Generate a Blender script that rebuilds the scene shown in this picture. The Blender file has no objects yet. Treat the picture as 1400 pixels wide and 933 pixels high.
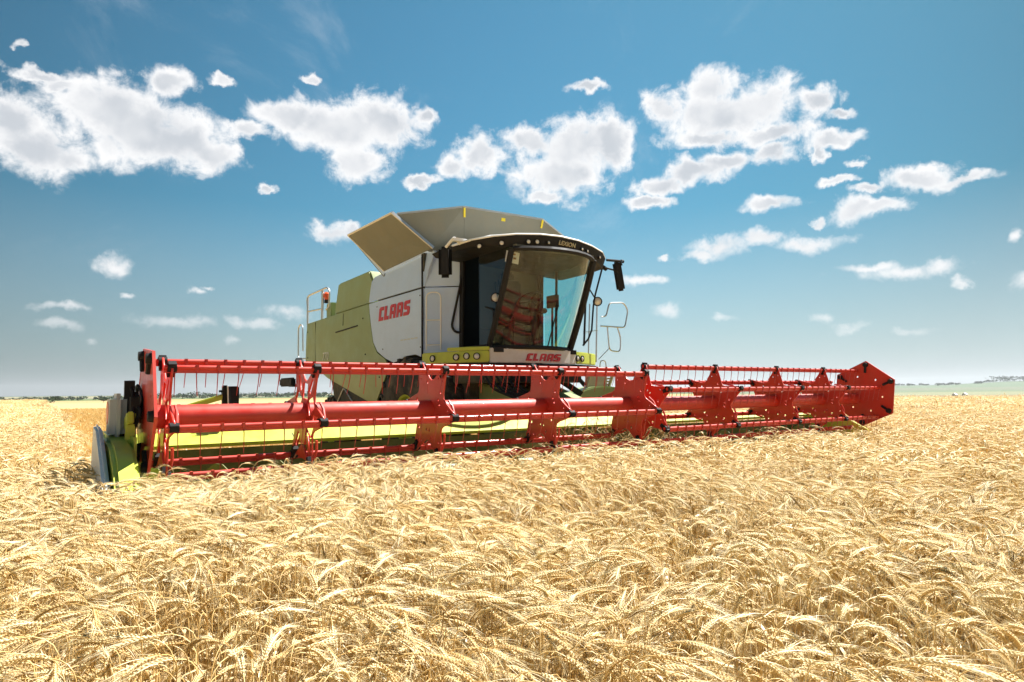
import bpy, bmesh, math, random
import numpy as np
from mathutils import Vector, Matrix
R = math.radians
scene = bpy.context.scene
COL = scene.collection

# ------------------------------------------------------------------ camera
cam_d = bpy.data.cameras.new("camera"); cam = bpy.data.objects.new("camera", cam_d); COL.objects.link(cam)
cam_d.sensor_width = 36; cam_d.lens = 23.236; cam_d.clip_start = 0.05; cam_d.clip_end = 30000
_f = Vector((0.57988414, 0.81096676, 0.07789289)); _r = Vector((0.81385715, -0.58097642, -0.01014578)); _u = Vector((-0.03702604, -0.06927706, 0.99691011))
CAM = Vector((-6.48507505, -6.38469322, 1.44242876))
m = Matrix(((_r.x, _u.x, -_f.x, CAM.x), (_r.y, _u.y, -_f.y, CAM.y), (_r.z, _u.z, -_f.z, CAM.z), (0, 0, 0, 1)))
cam.matrix_world = m
scene.camera = cam

# ------------------------------------------------------------------ light
SUN_AZ, SUN_EL = 88.0, 57.0          # azimuth from +Y towards +X
sd = Vector((math.sin(R(SUN_AZ)) * math.cos(R(SUN_EL)), math.cos(R(SUN_AZ)) * math.cos(R(SUN_EL)), math.sin(R(SUN_EL))))
sun_d = bpy.data.lights.new("sun", 'SUN'); sun_d.energy = 5.0; sun_d.angle = R(0.5); sun_d.color = (1.0, 0.965, 0.915)
sun = bpy.data.objects.new("sun", sun_d); COL.objects.link(sun)
sun.rotation_euler = sd.to_track_quat('Z', 'Y').to_euler(); sun.location = (0, 0, 30)
scene.view_settings.view_transform = 'Standard'; scene.view_settings.look = 'None'
scene.view_settings.exposure = 1.36; scene.view_settings.gamma = 1.0

world = bpy.data.worlds.new("World"); scene.world = world; world.use_nodes = True
WT = world.node_tree; WT.nodes.clear()
class NT:
    """small node-tree builder"""
    def __init__(s, t): s.t = t
    def n(s, typ, **kw):
        nd = s.t.nodes.new(typ)
        for k, v in kw.items():
            if k == 'inp':
                for i, val in v.items():
                    if isinstance(val, bpy.types.NodeSocket): s.t.links.new(val, nd.inputs[i])
                    else: nd.inputs[i].default_value = val
            else: setattr(nd, k, v)
        return nd
    def math(s, op, a, b=None, c=None, clamp=False):
        inp = {0: a}
        if b is not None: inp[1] = b
        if c is not None: inp[2] = c
        return s.n('ShaderNodeMath', operation=op, use_clamp=clamp, inp=inp).outputs[0]
    def ramp(s, v, a, b, c=0.0, d=1.0, smooth=True):
        return s.n('ShaderNodeMapRange', interpolation_type='SMOOTHSTEP' if smooth else 'LINEAR', inp={0: v, 1: a, 2: b, 3: c, 4: d}).outputs[0]
    def mix(s, f, a, b, blend='MIX'):
        return s.n('ShaderNodeMix', data_type='RGBA', blend_type=blend, clamp_factor=True, inp={0: f, 6: a, 7: b}).outputs[2]
    def noise(s, vec, scale, detail=2, rough=0.5, out=0, lac=2.0, dist=0.0):
        return s.n('ShaderNodeTexNoise', inp={'Vector': vec, 'Scale': scale, 'Detail': detail, 'Roughness': rough, 'Lacunarity': lac, 'Distortion': dist}).outputs[out]
w = NT(WT)
sky = w.n('ShaderNodeTexSky', sky_type='NISHITA', sun_disc=False, sun_elevation=R(SUN_EL), sun_rotation=R(SUN_AZ), altitude=0, air_density=1.0, dust_density=0.9, ozone_density=2.2)
tc = w.n('ShaderNodeTexCoord'); gen = tc.outputs['Generated']
sp = w.n('ShaderNodeSeparateXYZ', inp={0: gen})
az = w.math('ARCTAN2', sp.outputs[0], sp.outputs[1]); el = w.math('ARCSINE', sp.outputs[2])
P0 = w.n('ShaderNodeCombineXYZ', inp={0: az, 1: el}).outputs[0]
nd1 = w.n('ShaderNodeTexNoise', inp={'Vector': gen, 'Scale': 16.0, 'Detail': 6.0, 'Roughness': 0.62})
off = w.n('ShaderNodeVectorMath', operation='MULTIPLY_ADD', inp={0: nd1.outputs['Color'], 1: (0.07, 0.05, 0), 2: (-0.035, -0.025, 0)}).outputs[0]
P1 = w.n('ShaderNodeVectorMath', operation='ADD', inp={0: P0, 1: off}).outputs[0]
CL = [(-0.010,0.301,0.045,0.027),(-0.033,0.330,0.032,0.029),(0.013,0.294,0.021,0.014),(-0.013,0.386,0.024,0.006),(0.010,0.379,0.020,0.007),(0.063,0.362,0.059,0.033),(0.097,0.344,0.073,0.038),(0.150,0.332,0.056,0.030),(0.190,0.324,0.032,0.019),(0.126,0.408,0.027,0.017),(0.194,0.422,0.013,0.006),(0.240,0.361,0.026,0.010),(0.294,0.389,0.053,0.019),(0.362,0.384,0.072,0.033),(0.433,0.388,0.053,0.032),(0.390,0.336,0.037,0.026),(0.492,0.408,0.020,0.012),(0.325,0.444,0.012,0.006),(0.264,0.290,0.010,0.005),(0.573,0.353,0.025,0.025),(0.535,0.334,0.029,0.014),(0.483,0.315,0.024,0.007),(0.652,0.372,0.043,0.018),(0.723,0.362,0.065,0.034),(0.700,0.324,0.063,0.031),(0.773,0.360,0.033,0.032),(0.674,0.293,0.027,0.008),(0.744,0.438,0.029,0.007),(0.854,0.408,0.030,0.021),(0.926,0.423,0.035,0.022),(0.931,0.390,0.068,0.029),(0.992,0.388,0.050,0.032),(1.012,0.349,0.049,0.012),(0.924,0.359,0.050,0.012),(1.071,0.383,0.028,0.016),(1.102,0.363,0.014,0.006),(1.093,0.333,0.031,0.009),(1.071,0.321,0.009,0.012),(0.851,0.301,0.030,0.015),(0.899,0.313,0.046,0.015),(0.941,0.323,0.035,0.013),(1.006,0.325,0.027,0.011),(0.839,0.275,0.028,0.008),(1.004,0.260,0.032,0.013),(1.103,0.237,0.034,0.015),(1.140,0.238,0.019,0.008),(1.059,0.229,0.007,0.005),(1.183,0.269,0.036,0.014),(1.226,0.258,0.031,0.007),(1.094,0.279,0.022,0.005),(1.128,0.264,0.022,0.005),(1.117,0.299,0.011,0.005),(0.932,0.209,0.047,0.013),(0.904,0.199,0.026,0.006),(0.987,0.212,0.023,0.009),(1.044,0.200,0.035,0.008),(1.119,0.158,0.028,0.006),(1.165,0.150,0.047,0.008),(1.205,0.152,0.017,0.007),(1.226,0.134,0.008,0.004),(1.285,0.129,0.015,0.009),(1.287,0.183,0.007,0.007),(0.815,0.166,0.026,0.006),(0.849,0.116,0.019,0.009),(1.063,0.095,0.013,0.006),(0.850,0.201,0.007,0.003),(0.935,0.107,0.011,0.004),(1.098,0.083,0.018,0.004),(1.169,0.077,0.018,0.004),(0.073,0.171,0.020,0.011),(0.022,0.109,0.023,0.005),(0.019,0.089,0.018,0.005),(0.094,0.128,0.008,0.004),(0.174,0.144,0.008,0.005),(0.188,0.151,0.006,0.003),(0.152,0.097,0.037,0.007),(0.176,0.102,0.020,0.008),(0.230,0.100,0.016,0.007),(0.261,0.101,0.018,0.006),(0.291,0.118,0.022,0.009),(0.214,0.072,0.009,0.005),(0.051,0.075,0.007,0.003),(0.350,0.233,0.028,0.012),(0.378,0.238,0.017,0.008),(-0.031,0.412,0.007,0.005)]
acc = None
for (a, e, ra, re) in CL:
    k = 1.34 if re > 0.011 else 1.5
    v = w.n('ShaderNodeVectorMath', operation='MULTIPLY_ADD', inp={0: P1, 1: (1/(ra*k), 1/(re*k), 0), 2: (-a/(ra*k), -e/(re*k), 0)}).outputs[0]
    d = w.n('ShaderNodeVectorMath', operation='LENGTH', inp={0: v}).outputs['Value']
    acc = d if acc is None else w.math('SMOOTH_MIN', acc, d, 0.25)
dens = w.math('SUBTRACT', 1.0, acc)
fb = w.noise(gen, 27.0, 14, 0.64, dist=0.25)
fb2 = w.noise(gen, 13.0, 3, 0.5)
dd = w.math('ADD', dens, w.math('MULTIPLY', w.math('SUBTRACT', fb, 0.5), 1.95))
alpha = w.ramp(dd, -0.12, w.ramp(el, 0.14, 0.30, 1.05, 0.52))
# wisps of thin cloud between the big ones
wisp = w.math('MULTIPLY', w.ramp(w.noise(gen, 5.0, 8, 0.66, dist=0.6), 0.56, 0.80), w.ramp(el, 0.12, 0.3))
alpha = w.math('MAXIMUM', alpha, w.math('MULTIPLY', wisp, 0.16))
haze_a = w.ramp(el, 0.04, 0.17, 0.30, 1.0)
alpha = w.math('MULTIPLY', alpha, w.math('MULTIPLY', haze_a, 0.97))
core = w.math('MULTIPLY', w.ramp(w.math('ADD', dens, w.math('MULTIPLY', w.math('SUBTRACT', fb, 0.5), 0.7)), 0.24, 0.80), w.ramp(fb2, 0.30, 0.60, 0.45, 1.0))
ccol = w.mix(w.math('MULTIPLY', core, w.ramp(el, 0.16, 0.30, 0.25, 0.95)), (9.6, 9.5, 9.5, 1), (5.4, 5.75, 6.2, 1))
# the sky itself: a slightly cyan-shifted clear sky, paling to the horizon
sund = w.n('ShaderNodeVectorMath', operation='DOT_PRODUCT', inp={0: gen, 1: tuple(sd)}).outputs['Value']
glow = w.n('ShaderNodeVectorMath', operation='DOT_PRODUCT', inp={0: gen, 1: (0.480, 0.769, 0.423)}).outputs['Value']
gain = w.ramp(glow, 0.74, 1.0, 0.62, 1.12, smooth=False)
skyc = w.mix(1.0, sky.outputs[0], (0.36, 0.86, 0.86, 1), 'MULTIPLY')
skyc = w.n('ShaderNodeVectorMath', operation='SCALE', inp={0: skyc, 'Scale': gain}).outputs[0]
pale = w.ramp(el, -0.05, 0.27, 1.0, 0.0, smooth=False)
pale = w.math('POWER', pale, 1.15)
skyc = w.mix(w.math('MULTIPLY', pale, 0.98), skyc, w.n('ShaderNodeVectorMath', operation='SCALE', inp={0: (5.8, 6.15, 6.6), 'Scale': w.ramp(sund, 0.0, 0.48, 0.46, 1.0, smooth=False)}).outputs[0])
final = w.n('ShaderNodeVectorMath', operation='SCALE', inp={0: w.mix(alpha, skyc, ccol), 'Scale': 0.875}).outputs[0]
bg = w.n('ShaderNodeBackground', inp={0: final, 1: 0.05})
wo = w.n('ShaderNodeOutputWorld', inp={0: bg.outputs[0]})
world.cycles.sampling_method = 'MANUAL'; world.cycles.sample_map_resolution = 512

# ------------------------------------------------------------------ materials
MATS = {}
def mat(name, col, rough=0.5, metal=0.0, coat=0.0, noise=0.0, nscale=6.0, bump=0.0, bscale=40.0, dust=0.0, spec=0.5):
    m_ = bpy.data.materials.new(name); m_.use_nodes = True; t = NT(m_.node_tree)
    b = m_.node_tree.nodes['Principled BSDF']
    co = t.n('ShaderNodeTexCoord').outputs['Object']
    c = (*col, 1)
    if noise:
        nz = t.noise(co, nscale, 6, 0.6)
        c = t.mix(t.math('MULTIPLY', t.ramp(nz, 0.35, 0.7), noise), c, (col[0]*0.55, col[1]*0.55, col[2]*0.55, 1))
    if dust:
        nz2 = t.noise(co, 2.7, 8, 0.7)
        c = t.mix(t.math('MULTIPLY', t.ramp(nz2, 0.38, 0.72), dust), c, (0.42, 0.33, 0.20, 1))
        rr = t.ramp(nz2, 0.3, 0.7, rough, min(1, rough + 0.3)); m_.node_tree.links.new(rr, b.inputs['Roughness'])
    else: b.inputs['Roughness'].default_value = rough
    if isinstance(c, tuple): b.inputs['Base Color'].default_value = c
    else: m_.node_tree.links.new(c, b.inputs['Base Color'])
    b.inputs['Metallic'].default_value = metal
    b.inputs['Coat Weight'].default_value = coat; b.inputs['Coat Roughness'].default_value = 0.12
    b.inputs['Specular IOR Level'].default_value = spec
    if bump:
        bp = t.n('ShaderNodeBump', inp={'Strength': bump, 'Distance': 0.01, 'Height': t.noise(co, bscale, 4, 0.6)})
        m_.node_tree.links.new(bp.outputs[0], b.inputs['Normal'])
    MATS[name] = m_; return m_
M_red = mat('red_paint', (0.58, 0.026, 0.010), 0.36, coat=0.3, noise=0.32, nscale=3.0, dust=0.10)
M_lime = mat('lime_paint', (0.50, 0.56, 0.035), 0.42, coat=0.25, noise=0.15, dust=0.25)
M_green = mat('green_panel', (0.255, 0.325, 0.12), 0.42, coat=0.25, noise=0.10, nscale=2.0, dust=0.14)
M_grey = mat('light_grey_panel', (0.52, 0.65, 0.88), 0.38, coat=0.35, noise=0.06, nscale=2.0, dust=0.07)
M_front = mat('pale_front_panel', (0.66, 0.64, 0.60), 0.42, coat=0.2, dust=0.3)
M_black = mat('black_plastic', (0.012, 0.012, 0.014), 0.55, dust=0.03, spec=0.25)
M_seal = mat('panel_gap', (0.02, 0.02, 0.022), 0.8)
M_rubber = mat('rubber', (0.028, 0.028, 0.028), 0.85, bump=0.3, dust=0.35)
M_tank = mat('tank_sheet', (0.19, 0.195, 0.16), 0.6, noise=0.25, nscale=1.6, bump=0.1, bscale=9, dust=0.15)
M_steel = mat('galvanised_steel', (0.55, 0.56, 0.56), 0.4, metal=0.7, noise=0.2)
M_white = mat('white_paint', (0.78, 0.78, 0.77), 0.4, noise=0.1, dust=0.1)
M_dark = mat('dark_frame', (0.035, 0.04, 0.035), 0.7, noise=0.3, dust=0.3)
M_seat = mat('seat_cloth', (0.03, 0.035, 0.04), 0.9, bump=0.4)
M_int = mat('cab_lining', (0.10, 0.10, 0.08), 0.85, noise=0.2)
M_logo = mat('red_lettering', (0.52, 0.02, 0.03), 0.45)
M_logo2 = mat('gold_lettering', (0.55, 0.45, 0.25), 0.5)
M_logo3 = mat('grey_lettering', (0.62, 0.64, 0.60), 0.5)
M_lens = mat('lamp_glass', (0.72, 0.68, 0.60), 0.12, coat=1.0)
M_amber = mat('orange_beacon', (0.75, 0.10, 0.01), 0.25, coat=0.6)
M_yellow = mat('yellow_sticker', (0.75, 0.60, 0.03), 0.6)
M_tine = mat('tine_wire', (0.42, 0.05, 0.045), 0.5)
M_trough = mat('shade_darkened_trough', (0.085, 0.11, 0.03), 0.6, noise=0.4, dust=0.3)  # green darkened so the trough's shadow sits in the base colour; noise and dust on top
M_auger = mat('auger_steel', (0.20, 0.23, 0.08), 0.45, noise=0.4, dust=0.3)

def glass(name, tint, refl=0.14):
    m_ = bpy.data.materials.new(name); m_.use_nodes = True; m_.node_tree.nodes.clear(); t = NT(m_.node_tree)
    tr = t.n('ShaderNodeBsdfTransparent', inp={0: (*tint, 1)})
    co = t.n('ShaderNodeTexCoord').outputs['Object']
    dustn = t.ramp(t.noise(co, 22, 6, 0.75), 0.42, 0.75)
    gl = t.n('ShaderNodeBsdfGlossy', inp={0: (1, 1, 1, 1), 1: 0.02})
    df = t.n('ShaderNodeBsdfDiffuse', inp={0: (0.40, 0.35, 0.24, 1)})
    fc = t.n('ShaderNodeLayerWeight', inp={0: 0.5}).outputs['Facing']
    fac = t.math('ADD', t.math('MULTIPLY_ADD', t.math('POWER', fc, 4.0), 0.75, 0.03), refl, clamp=True)
    a = t.n('ShaderNodeMixShader', inp={0: fac, 1: tr.outputs[0], 2: gl.outputs[0]})
    b = t.n('ShaderNodeMixShader', inp={0: t.math('MULTIPLY_ADD', dustn, 0.07, 0.012), 1: a.outputs[0], 2: df.outputs[0]})
    t.n('ShaderNodeOutputMaterial', inp={0: b.outputs[0]})
    return m_
M_wind = glass('windscreen_glass', (0.80, 0.84, 0.74), 0.02)
M_sideg = glass('side_glass', (0.30, 0.80, 0.90), 0.0)
M_doorg = glass('door_glass', (0.30, 0.42, 0.52), 0.02)

# ------------------------------------------------------------------ mesh helpers
ROOT = None
class MB:
    def __init__(s): s.v = []; s.f = []
    def add(s, vs, fs):
        o = len(s.v); s.v += [tuple(v) for v in vs]; s.f += [tuple(i + o for i in f) for f in fs]; return s
    def box(s, c, d, rot=None):
        c = Vector(c); vs = []
        for x in (-1, 1):
            for y in (-1, 1):
                for z in (-1, 1):
                    p = Vector((x*d[0]/2, y*d[1]/2, z*d[2]/2))
                    if rot is not None: p = rot @ p
                    vs.append(c + p)
        return s.add(vs, [(0,1,3,2),(4,6,7,5),(0,4,5,1),(2,3,7,6),(0,2,6,4),(1,5,7,3)])
    def bar(s, a, b, w_, h, up=(0, 0, 1)):
        a = Vector(a); b = Vector(b); d = (b - a); L = d.length; d.normalize()
        up = Vector(up)
        if abs(d.dot(up)) > 0.98: up = Vector((1, 0, 0))
        x = d.cross(up).normalized(); y = x.cross(d).normalized()
        rot = Matrix((x, d, y)).transposed()
        return s.box((a + b) / 2, (w_, L, h), rot)
    def tube(s, pts, r, n=8, cap=True):
        pts = [Vector(p) for p in pts]; N = len(pts); rs = r if isinstance(r, (list, tuple)) else [r] * N
        vs = []; fs = []; px = None
        for i, p in enumerate(pts):
            d = (pts[min(i+1, N-1)] - pts[max(i-1, 0)]).normalized()
            if px is None:
                px = d.cross(Vector((0, 0, 1)))
                if px.length < 0.05: px = d.cross(Vector((1, 0, 0)))
            px = (px - d * px.dot(d)).normalized(); py = d.cross(px)
            for k in range(n):
                a = 2 * math.pi * k / n; vs.append(p + (px * math.cos(a) + py * math.sin(a)) * rs[i])
        for i in range(N - 1):
            for k in range(n):
                fs.append((i*n+k, i*n+(k+1) % n, (i+1)*n+(k+1) % n, (i+1)*n+k))
        if cap: fs += [tuple(range(n))[::-1], tuple((N-1)*n + k for k in range(n))]
        return s.add(vs, fs)
    def lathe(s, prof, c, axis='X', n=40):
        """prof: (offset along axis, radius)"""
        vs = []; fs = []; N = len(prof)
        for (t_, r_) in prof:
            for k in range(n):
                a = 2*math.pi*k/n; u_, v_ = r_*math.cos(a), r_*math.sin(a)
                vs.append({'X': (c[0]+t_, c[1]+u_, c[2]+v_), 'Y': (c[0]+u_, c[1]+t_, c[2]+v_), 'Z': (c[0]+u_, c[1]+v_, c[2]+t_)}[axis])
        for i in range(N-1):
            for k in range(n): fs.append((i*n+k, i*n+(k+1) % n, (i+1)*n+(k+1) % n, (i+1)*n+k))
        return s.add(vs, fs)
    def prism(s, poly, off):
        """poly: 3D points of a planar outline, off: extrusion vector"""
        n = len(poly); off = Vector(off); a = [Vector(p) for p in poly]
        return s.add(a + [p + off for p in a], [tuple(range(n)), tuple(range(2*n-1, n-1, -1))] + [(i, n+i, n+(i+1) % n, (i+1) % n) for i in range(n)])
    def build(s, name, material, parent=None, bevel=0.0, smooth=False, fix=True, subs=None, loc=None):
        me = bpy.data.meshes.new(name)
        vs = s.v if loc is None else [tuple(Vector(v) - Vector(loc)) for v in s.v]
        me.from_pydata(vs, [], s.f); me.validate()
        bm = bmesh.new(); bm.from_mesh(me)
        if fix: bmesh.ops.recalc_face_normals(bm, faces=bm.faces)
        if subs: subs(bm)
        if bevel:
            es = [e for e in bm.edges if len(e.link_faces) == 2 and e.calc_face_angle(0) > R(35)]
            bmesh.ops.bevel(bm, geom=es, offset=bevel, segments=2, affect='EDGES', clamp_overlap=True)
        bm.to_mesh(me); bm.free()
        if smooth:
            me.polygons.foreach_set('use_smooth', [True] * len(me.polygons))
            me.set_sharp_from_angle(angle=R(38))
        me.materials.append(material)
        return link(name, me, parent, loc)
def link(name, me, parent=None, loc=None):
    o = bpy.data.objects.new(name, me); COL.objects.link(o)
    if loc is not None: o.location = loc
    if parent is not None:
        o.parent = parent
        wl = Vector((0, 0, 0)); q = parent
        while q is not None: wl += Vector(q.location); q = q.parent
        o.location = Vector(o.location) - wl
    return o
def empty(name, loc, label, cat, group=None):
    o = bpy.data.objects.new(name, None); COL.objects.link(o); o.location = loc
    o['label'] = label; o['category'] = cat
    if group: o['group'] = group
    return o
def filled(name, outline, holes, thick, frame, material, parent=None, loc=None):
    """flat plate with holes: 2D splines filled, extruded; frame = 4x4 placing local xy plane"""
    cu = bpy.data.curves.new(name, 'CURVE'); cu.dimensions = '2D'; cu.fill_mode = 'BOTH'; cu.extrude = thick / 2
    cu.bevel_depth = min(0.003, thick * 0.3); cu.bevel_resolution = 0
    for loop in [outline] + holes:
        sp_ = cu.splines.new('POLY'); sp_.points.add(len(loop) - 1)
        for i, p in enumerate(loop): sp_.points[i].co = (p[0], p[1], 0, 1)
        sp_.use_cyclic_u = True
    tmp = bpy.data.objects.new('tmp', cu); COL.objects.link(tmp)
    dg = bpy.context.evaluated_depsgraph_get(); me = bpy.data.meshes.new_from_object(tmp.evaluated_get(dg))
    bpy.data.objects.remove(tmp); bpy.data.curves.remove(cu)
    me.transform(frame); me.name = name; me.materials.clear(); me.materials.append(material)
    return link(name, me, parent, loc)
def arc(c, r, a0, a1, n=10): return [(c[0] + r*math.cos(R(a0 + (a1-a0)*i/n)), c[1] + r*math.sin(R(a0 + (a1-a0)*i/n))) for i in range(n+1)]
def circle(c, r, n=14): return arc(c, r, 0, 360, n)[:-1]
def rounded(path, rad, n=4):
    """round the corners of an open 3D path"""
    pts = [Vector(p) for p in path]; out = [pts[0]]
    for i in range(1, len(pts)-1):
        a, b, c = pts[i-1], pts[i], pts[i+1]
        ra = min(rad, (a-b).length*0.45, (c-b).length*0.45)
        p = b + (a-b).normalized()*ra; q = b + (c-b).normalized()*ra
        for k in range(n+1):
            t = k/n; out.append(p*(1-t)**2 + b*2*t*(1-t) + q*t*t)
    return out + [pts[-1]]

# ------------------------------------------------------------------ terrain
def sstep(x, a, b):
    t = np.clip((x - a) / (b - a), 0, 1); return t * t * (3 - 2 * t)
def terrain_h(x, y):
    dx = x - CAM.x; dy = y - CAM.y; d = np.hypot(dx, dy); a = np.degrees(np.arctan2(dx, dy))
    right = sstep(a, 48, 62) * (1 - sstep(a, 120, 150))
    hl = -3.2 * sstep(d, 190, 520) + 10 * sstep(d, 1900, 3600)
    hl += 0.35 * np.sin(x * 0.021 + 1) * np.sin(y * 0.017) * sstep(d, 60, 120)
    hr = -5.2 * sstep(d, 50, 330) + 25 * sstep(d, 1500, 4300) + 14 * sstep(a, 68, 73) * sstep(d, 2400, 4000)
    hr += 1.2 * np.sin(x * 0.004) * np.cos(y * 0.006 + 1) * sstep(d, 500, 900)
    return hl * (1 - right) + hr * right
def build_ground():
    ds = np.concatenate([[0.3], np.linspace(1, 40, 27), np.geomspace(42, 9000, 90)])
    an = np.concatenate([np.linspace(-15, 90, 141), np.linspace(93, 342, 84)])
    D, A = np.meshgrid(ds, np.radians(an), indexing='ij')
    X = CAM.x + D*np.sin(A); Y = CAM.y + D*np.cos(A); Z = terrain_h(X, Y)
    n, k = D.shape
    V = np.stack([X, Y, Z], -1).reshape(-1, 3)
    F = []
    for i in range(n-1):
        for j in range(k):
            j2 = (j+1) % k; F.append((i*k+j, i*k+j2, (i+1)*k+j2, (i+1)*k+j))
    V = np.vstack([V, [[CAM.x, CAM.y, 0]]])
    for j in range(k): F.append((n*k, (j+1) % k, j))
    me = bpy.data.meshes.new('ground'); me.from_pydata(V.tolist(), [], F)
    me.polygons.foreach_set('use_smooth', [True]*len(me.polygons))
    # field colours (each field's own colour)
    dd_ = np.append(D.reshape(-1), 0); aa = np.append(np.degrees(A).reshape(-1), 0); xx, yy = V[:, 0], V[:, 1]
    col = np.tile(np.array([0.60, 0.44, 0.21]), (len(V), 1))                       # stubble
    def put(mask, c): col[mask] = c
    rt = (aa > 52) & (aa < 150)
    put((dd_ > 170) & ~rt, (0.46, 0.34, 0.16)); put(dd_ > 1000, (0.15, 0.19, 0.07)); put(dd_ > 1500, (0.10, 0.14, 0.09)); put((dd_ > 2100) & (dd_ < 2900), (0.30, 0.27, 0.15)); 
    put(rt & (dd_ > 330), (0.40, 0.31, 0.17)); put(rt & (dd_ > 480) & (dd_ < 760), (0.27, 0.20, 0.11)); put(rt & (dd_ > 760), (0.26, 0.27, 0.17))
    put(rt & (dd_ > 1200), (0.17, 0.21, 0.13)); put(rt & (dd_ > 1900) , (0.19, 0.21, 0.15)); put(rt & (dd_ > 2600), (0.15, 0.20, 0.13)); put(rt & (dd_ > 3600), (0.10, 0.14, 0.10))
    ca = me.color_attributes.new('field', 'FLOAT_COLOR', 'POINT')
    ca.data.foreach_set('color', np.hstack([col, np.ones((len(V), 1))]).reshape(-1))
    m_ = bpy.data.materials.new('soil_and_fields'); m_.use_nodes = True; t = NT(m_.node_tree); b = m_.node_tree.nodes['Principled BSDF']
    at = t.n('ShaderNodeVertexColor', layer_name='field').outputs[0]
    pos = t.n('ShaderNodeNewGeometry').outputs['Position']
    stretched = t.n('ShaderNodeVectorMath', operation='MULTIPLY', inp={0: pos, 1: (2.2, 0.12, 1)}).outputs[0]
    rows = t.noise(stretched, 2.0, 5, 0.7)
    big = t.noise(pos, 0.03, 5, 0.6)
    fine = t.noise(pos, 9.0, 5, 0.8)
    v = t.math('ADD', t.math('MULTIPLY', rows, 0.5), t.math('ADD', t.math('MULTIPLY', big, 0.6), t.math('MULTIPLY', fine, 0.5)))
    c = t.mix(t.ramp(v, 0.5, 1.1), at, (0.80, 0.80, 0.80, 1), 'MULTIPLY')
    c = t.mix(t.ramp(v, 0.5, 1.1, 0.45, 0.0), c, (0.55, 0.50, 0.42, 1), 'MULTIPLY')
    m_.node_tree.links.new(c, b.inputs['Base Color']); b.inputs['Roughness'].default_value = 0.95; b.inputs['Specular IOR Level'].default_value = 0.1
    bp = t.n('ShaderNodeBump', inp={'Strength': 0.6, 'Distance': 0.05, 'Height': fine}); m_.node_tree.links.new(bp.outputs[0], b.inputs['Normal'])
    me.materials.append(m_)
    o = link('ground', me); o['kind'] = 'structure'
build_ground()

# ------------------------------------------------------------------ combine harvester
XC = -0.18
ROOT = empty('combine_harvester', (0.0, 3.0, 0.0), 'grey and lime green combine harvester with a wide red reel cutting wheat', 'combine harvester')
def side(y, z):            # the gently bulging right-hand skin of the machine
    return -1.45 + (0.09 * (z-2.75) ** 2.2 if z > 2.75 else 0.035*(2.75-z)**1.5) + 0.02*max(0, (y-7.5))
def skin(name, poly, material, x=0.0, th=0.03, step=0.25):
    """panel following side(): poly in (y, z)"""
    bm = bmesh.new(); vs = [bm.verts.new((0, p[0], p[1])) for p in poly]; f = bm.faces.new(vs)
    ys = [p[0] for p in poly]; zs = [p[1] for p in poly]
    for k in range(1, int((max(ys)-min(ys))/step)+1):
        bmesh.ops.bisect_plane(bm, geom=bm.verts[:]+bm.edges[:]+bm.faces[:], plane_co=(0, min(ys)+k*step, 0), plane_no=(0, 1, 0))
    for k in range(1, int((max(zs)-min(zs))/step)+1):
        bmesh.ops.bisect_plane(bm, geom=bm.verts[:]+bm.edges[:]+bm.faces[:], plane_co=(0, 0, min(zs)+k*step), plane_no=(0, 0, 1))
    for v in bm.verts: v.co.x = side(v.co.y, v.co.z) + x
    r_ = bmesh.ops.extrude_face_region(bm, geom=bm.faces[:])
    for v in [g for g in r_['geom'] if isinstance(g, bmesh.types.BMVert)]: v.co.x += th
    bmesh.ops.recalc_face_normals(bm, faces=bm.faces)
    es = [e for e in bm.edges if len(e.link_faces) == 2 and e.calc_face_angle(0) > R(50)]
    bmesh.ops.bevel(bm, geom=es, offset=0.008, segments=2, affect='EDGES', clamp_overlap=True)
    me = bpy.data.meshes.new(name); bm.to_mesh(me); bm.free()
    me.polygons.foreach_set('use_smooth', [True]*len(me.polygons)); me.set_sharp_from_angle(angle=R(30))
    me.materials.append(material); return link(name, me, ROOT)
# body core under the panels
c = MB()
c.prism([(-1.37, y, z) for y, z in [(3.25, 2.12), (3.25, 3.66), (4.85, 3.60), (5.1, 3.12), (8.9, 3.02), (9.0, 2.2), (7.6, 1.86), (5.3, 1.45), (4.9, 1.9), (4.6, 2.1)]], (2.40, 0, 0))
c.build('body_frame', M_dark, ROOT)
arch = [(3.16, 2.02), (3.45, 2.09), (3.80, 2.08), (4.05, 2.02)]
g = skin('front_side_panel', [(3.16, 3.16)] + arch + [(4.30, 1.99), (4.62, 2.08), (4.95, 2.22), (5.12, 2.40), (5.24, 2.81), (5.34, 3.15)], M_grey)
skin('upper_side_panel', [(3.12, 3.19), (5.35, 3.18), (5.33, 3.58), (5.22, 3.65), (5.00, 3.67), (4.64, 3.67), (3.00, 3.77), (2.88, 3.74), (3.0, 3.5)], M_grey)
rear = skin('rear_side_panel', [(5.36, 3.15), (5.26, 2.81), (5.14, 2.39), (4.97, 2.20), (4.62, 2.06), (4.50, 1.90), (5.10, 1.29), (5.33, 1.27), (7.60, 1.80), (8.35, 2.05), (9.10, 2.10), (8.98, 3.10), (7.34, 3.12)], M_green, x=0.005)
MB().bar((side(6.4, 2.76)-0.004, 7.02, 2.74), (side(6.4, 2.76)-0.004, 5.85, 2.78), 0.012, 0.025).build('grip_recess', M_seal, rear)
MB().lathe([(0, 0), (0, 0.02), (0.02, 0.02)], (-1.465, 6.5, 1.9), 'X', 10).build('bolt', M_seal, rear)
for y_, z0_, z1_ in ((8.36, 2.12, 3.08), (6.62, 2.85, 3.10)):
    MB().bar((side(y_, z0_)-0.003, y_, z0_), (side(y_, z1_)-0.003, y_, z1_), 0.006, 0.008, up=(1, 0, 0)).build('panel_seam', M_seal, rear)
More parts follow.
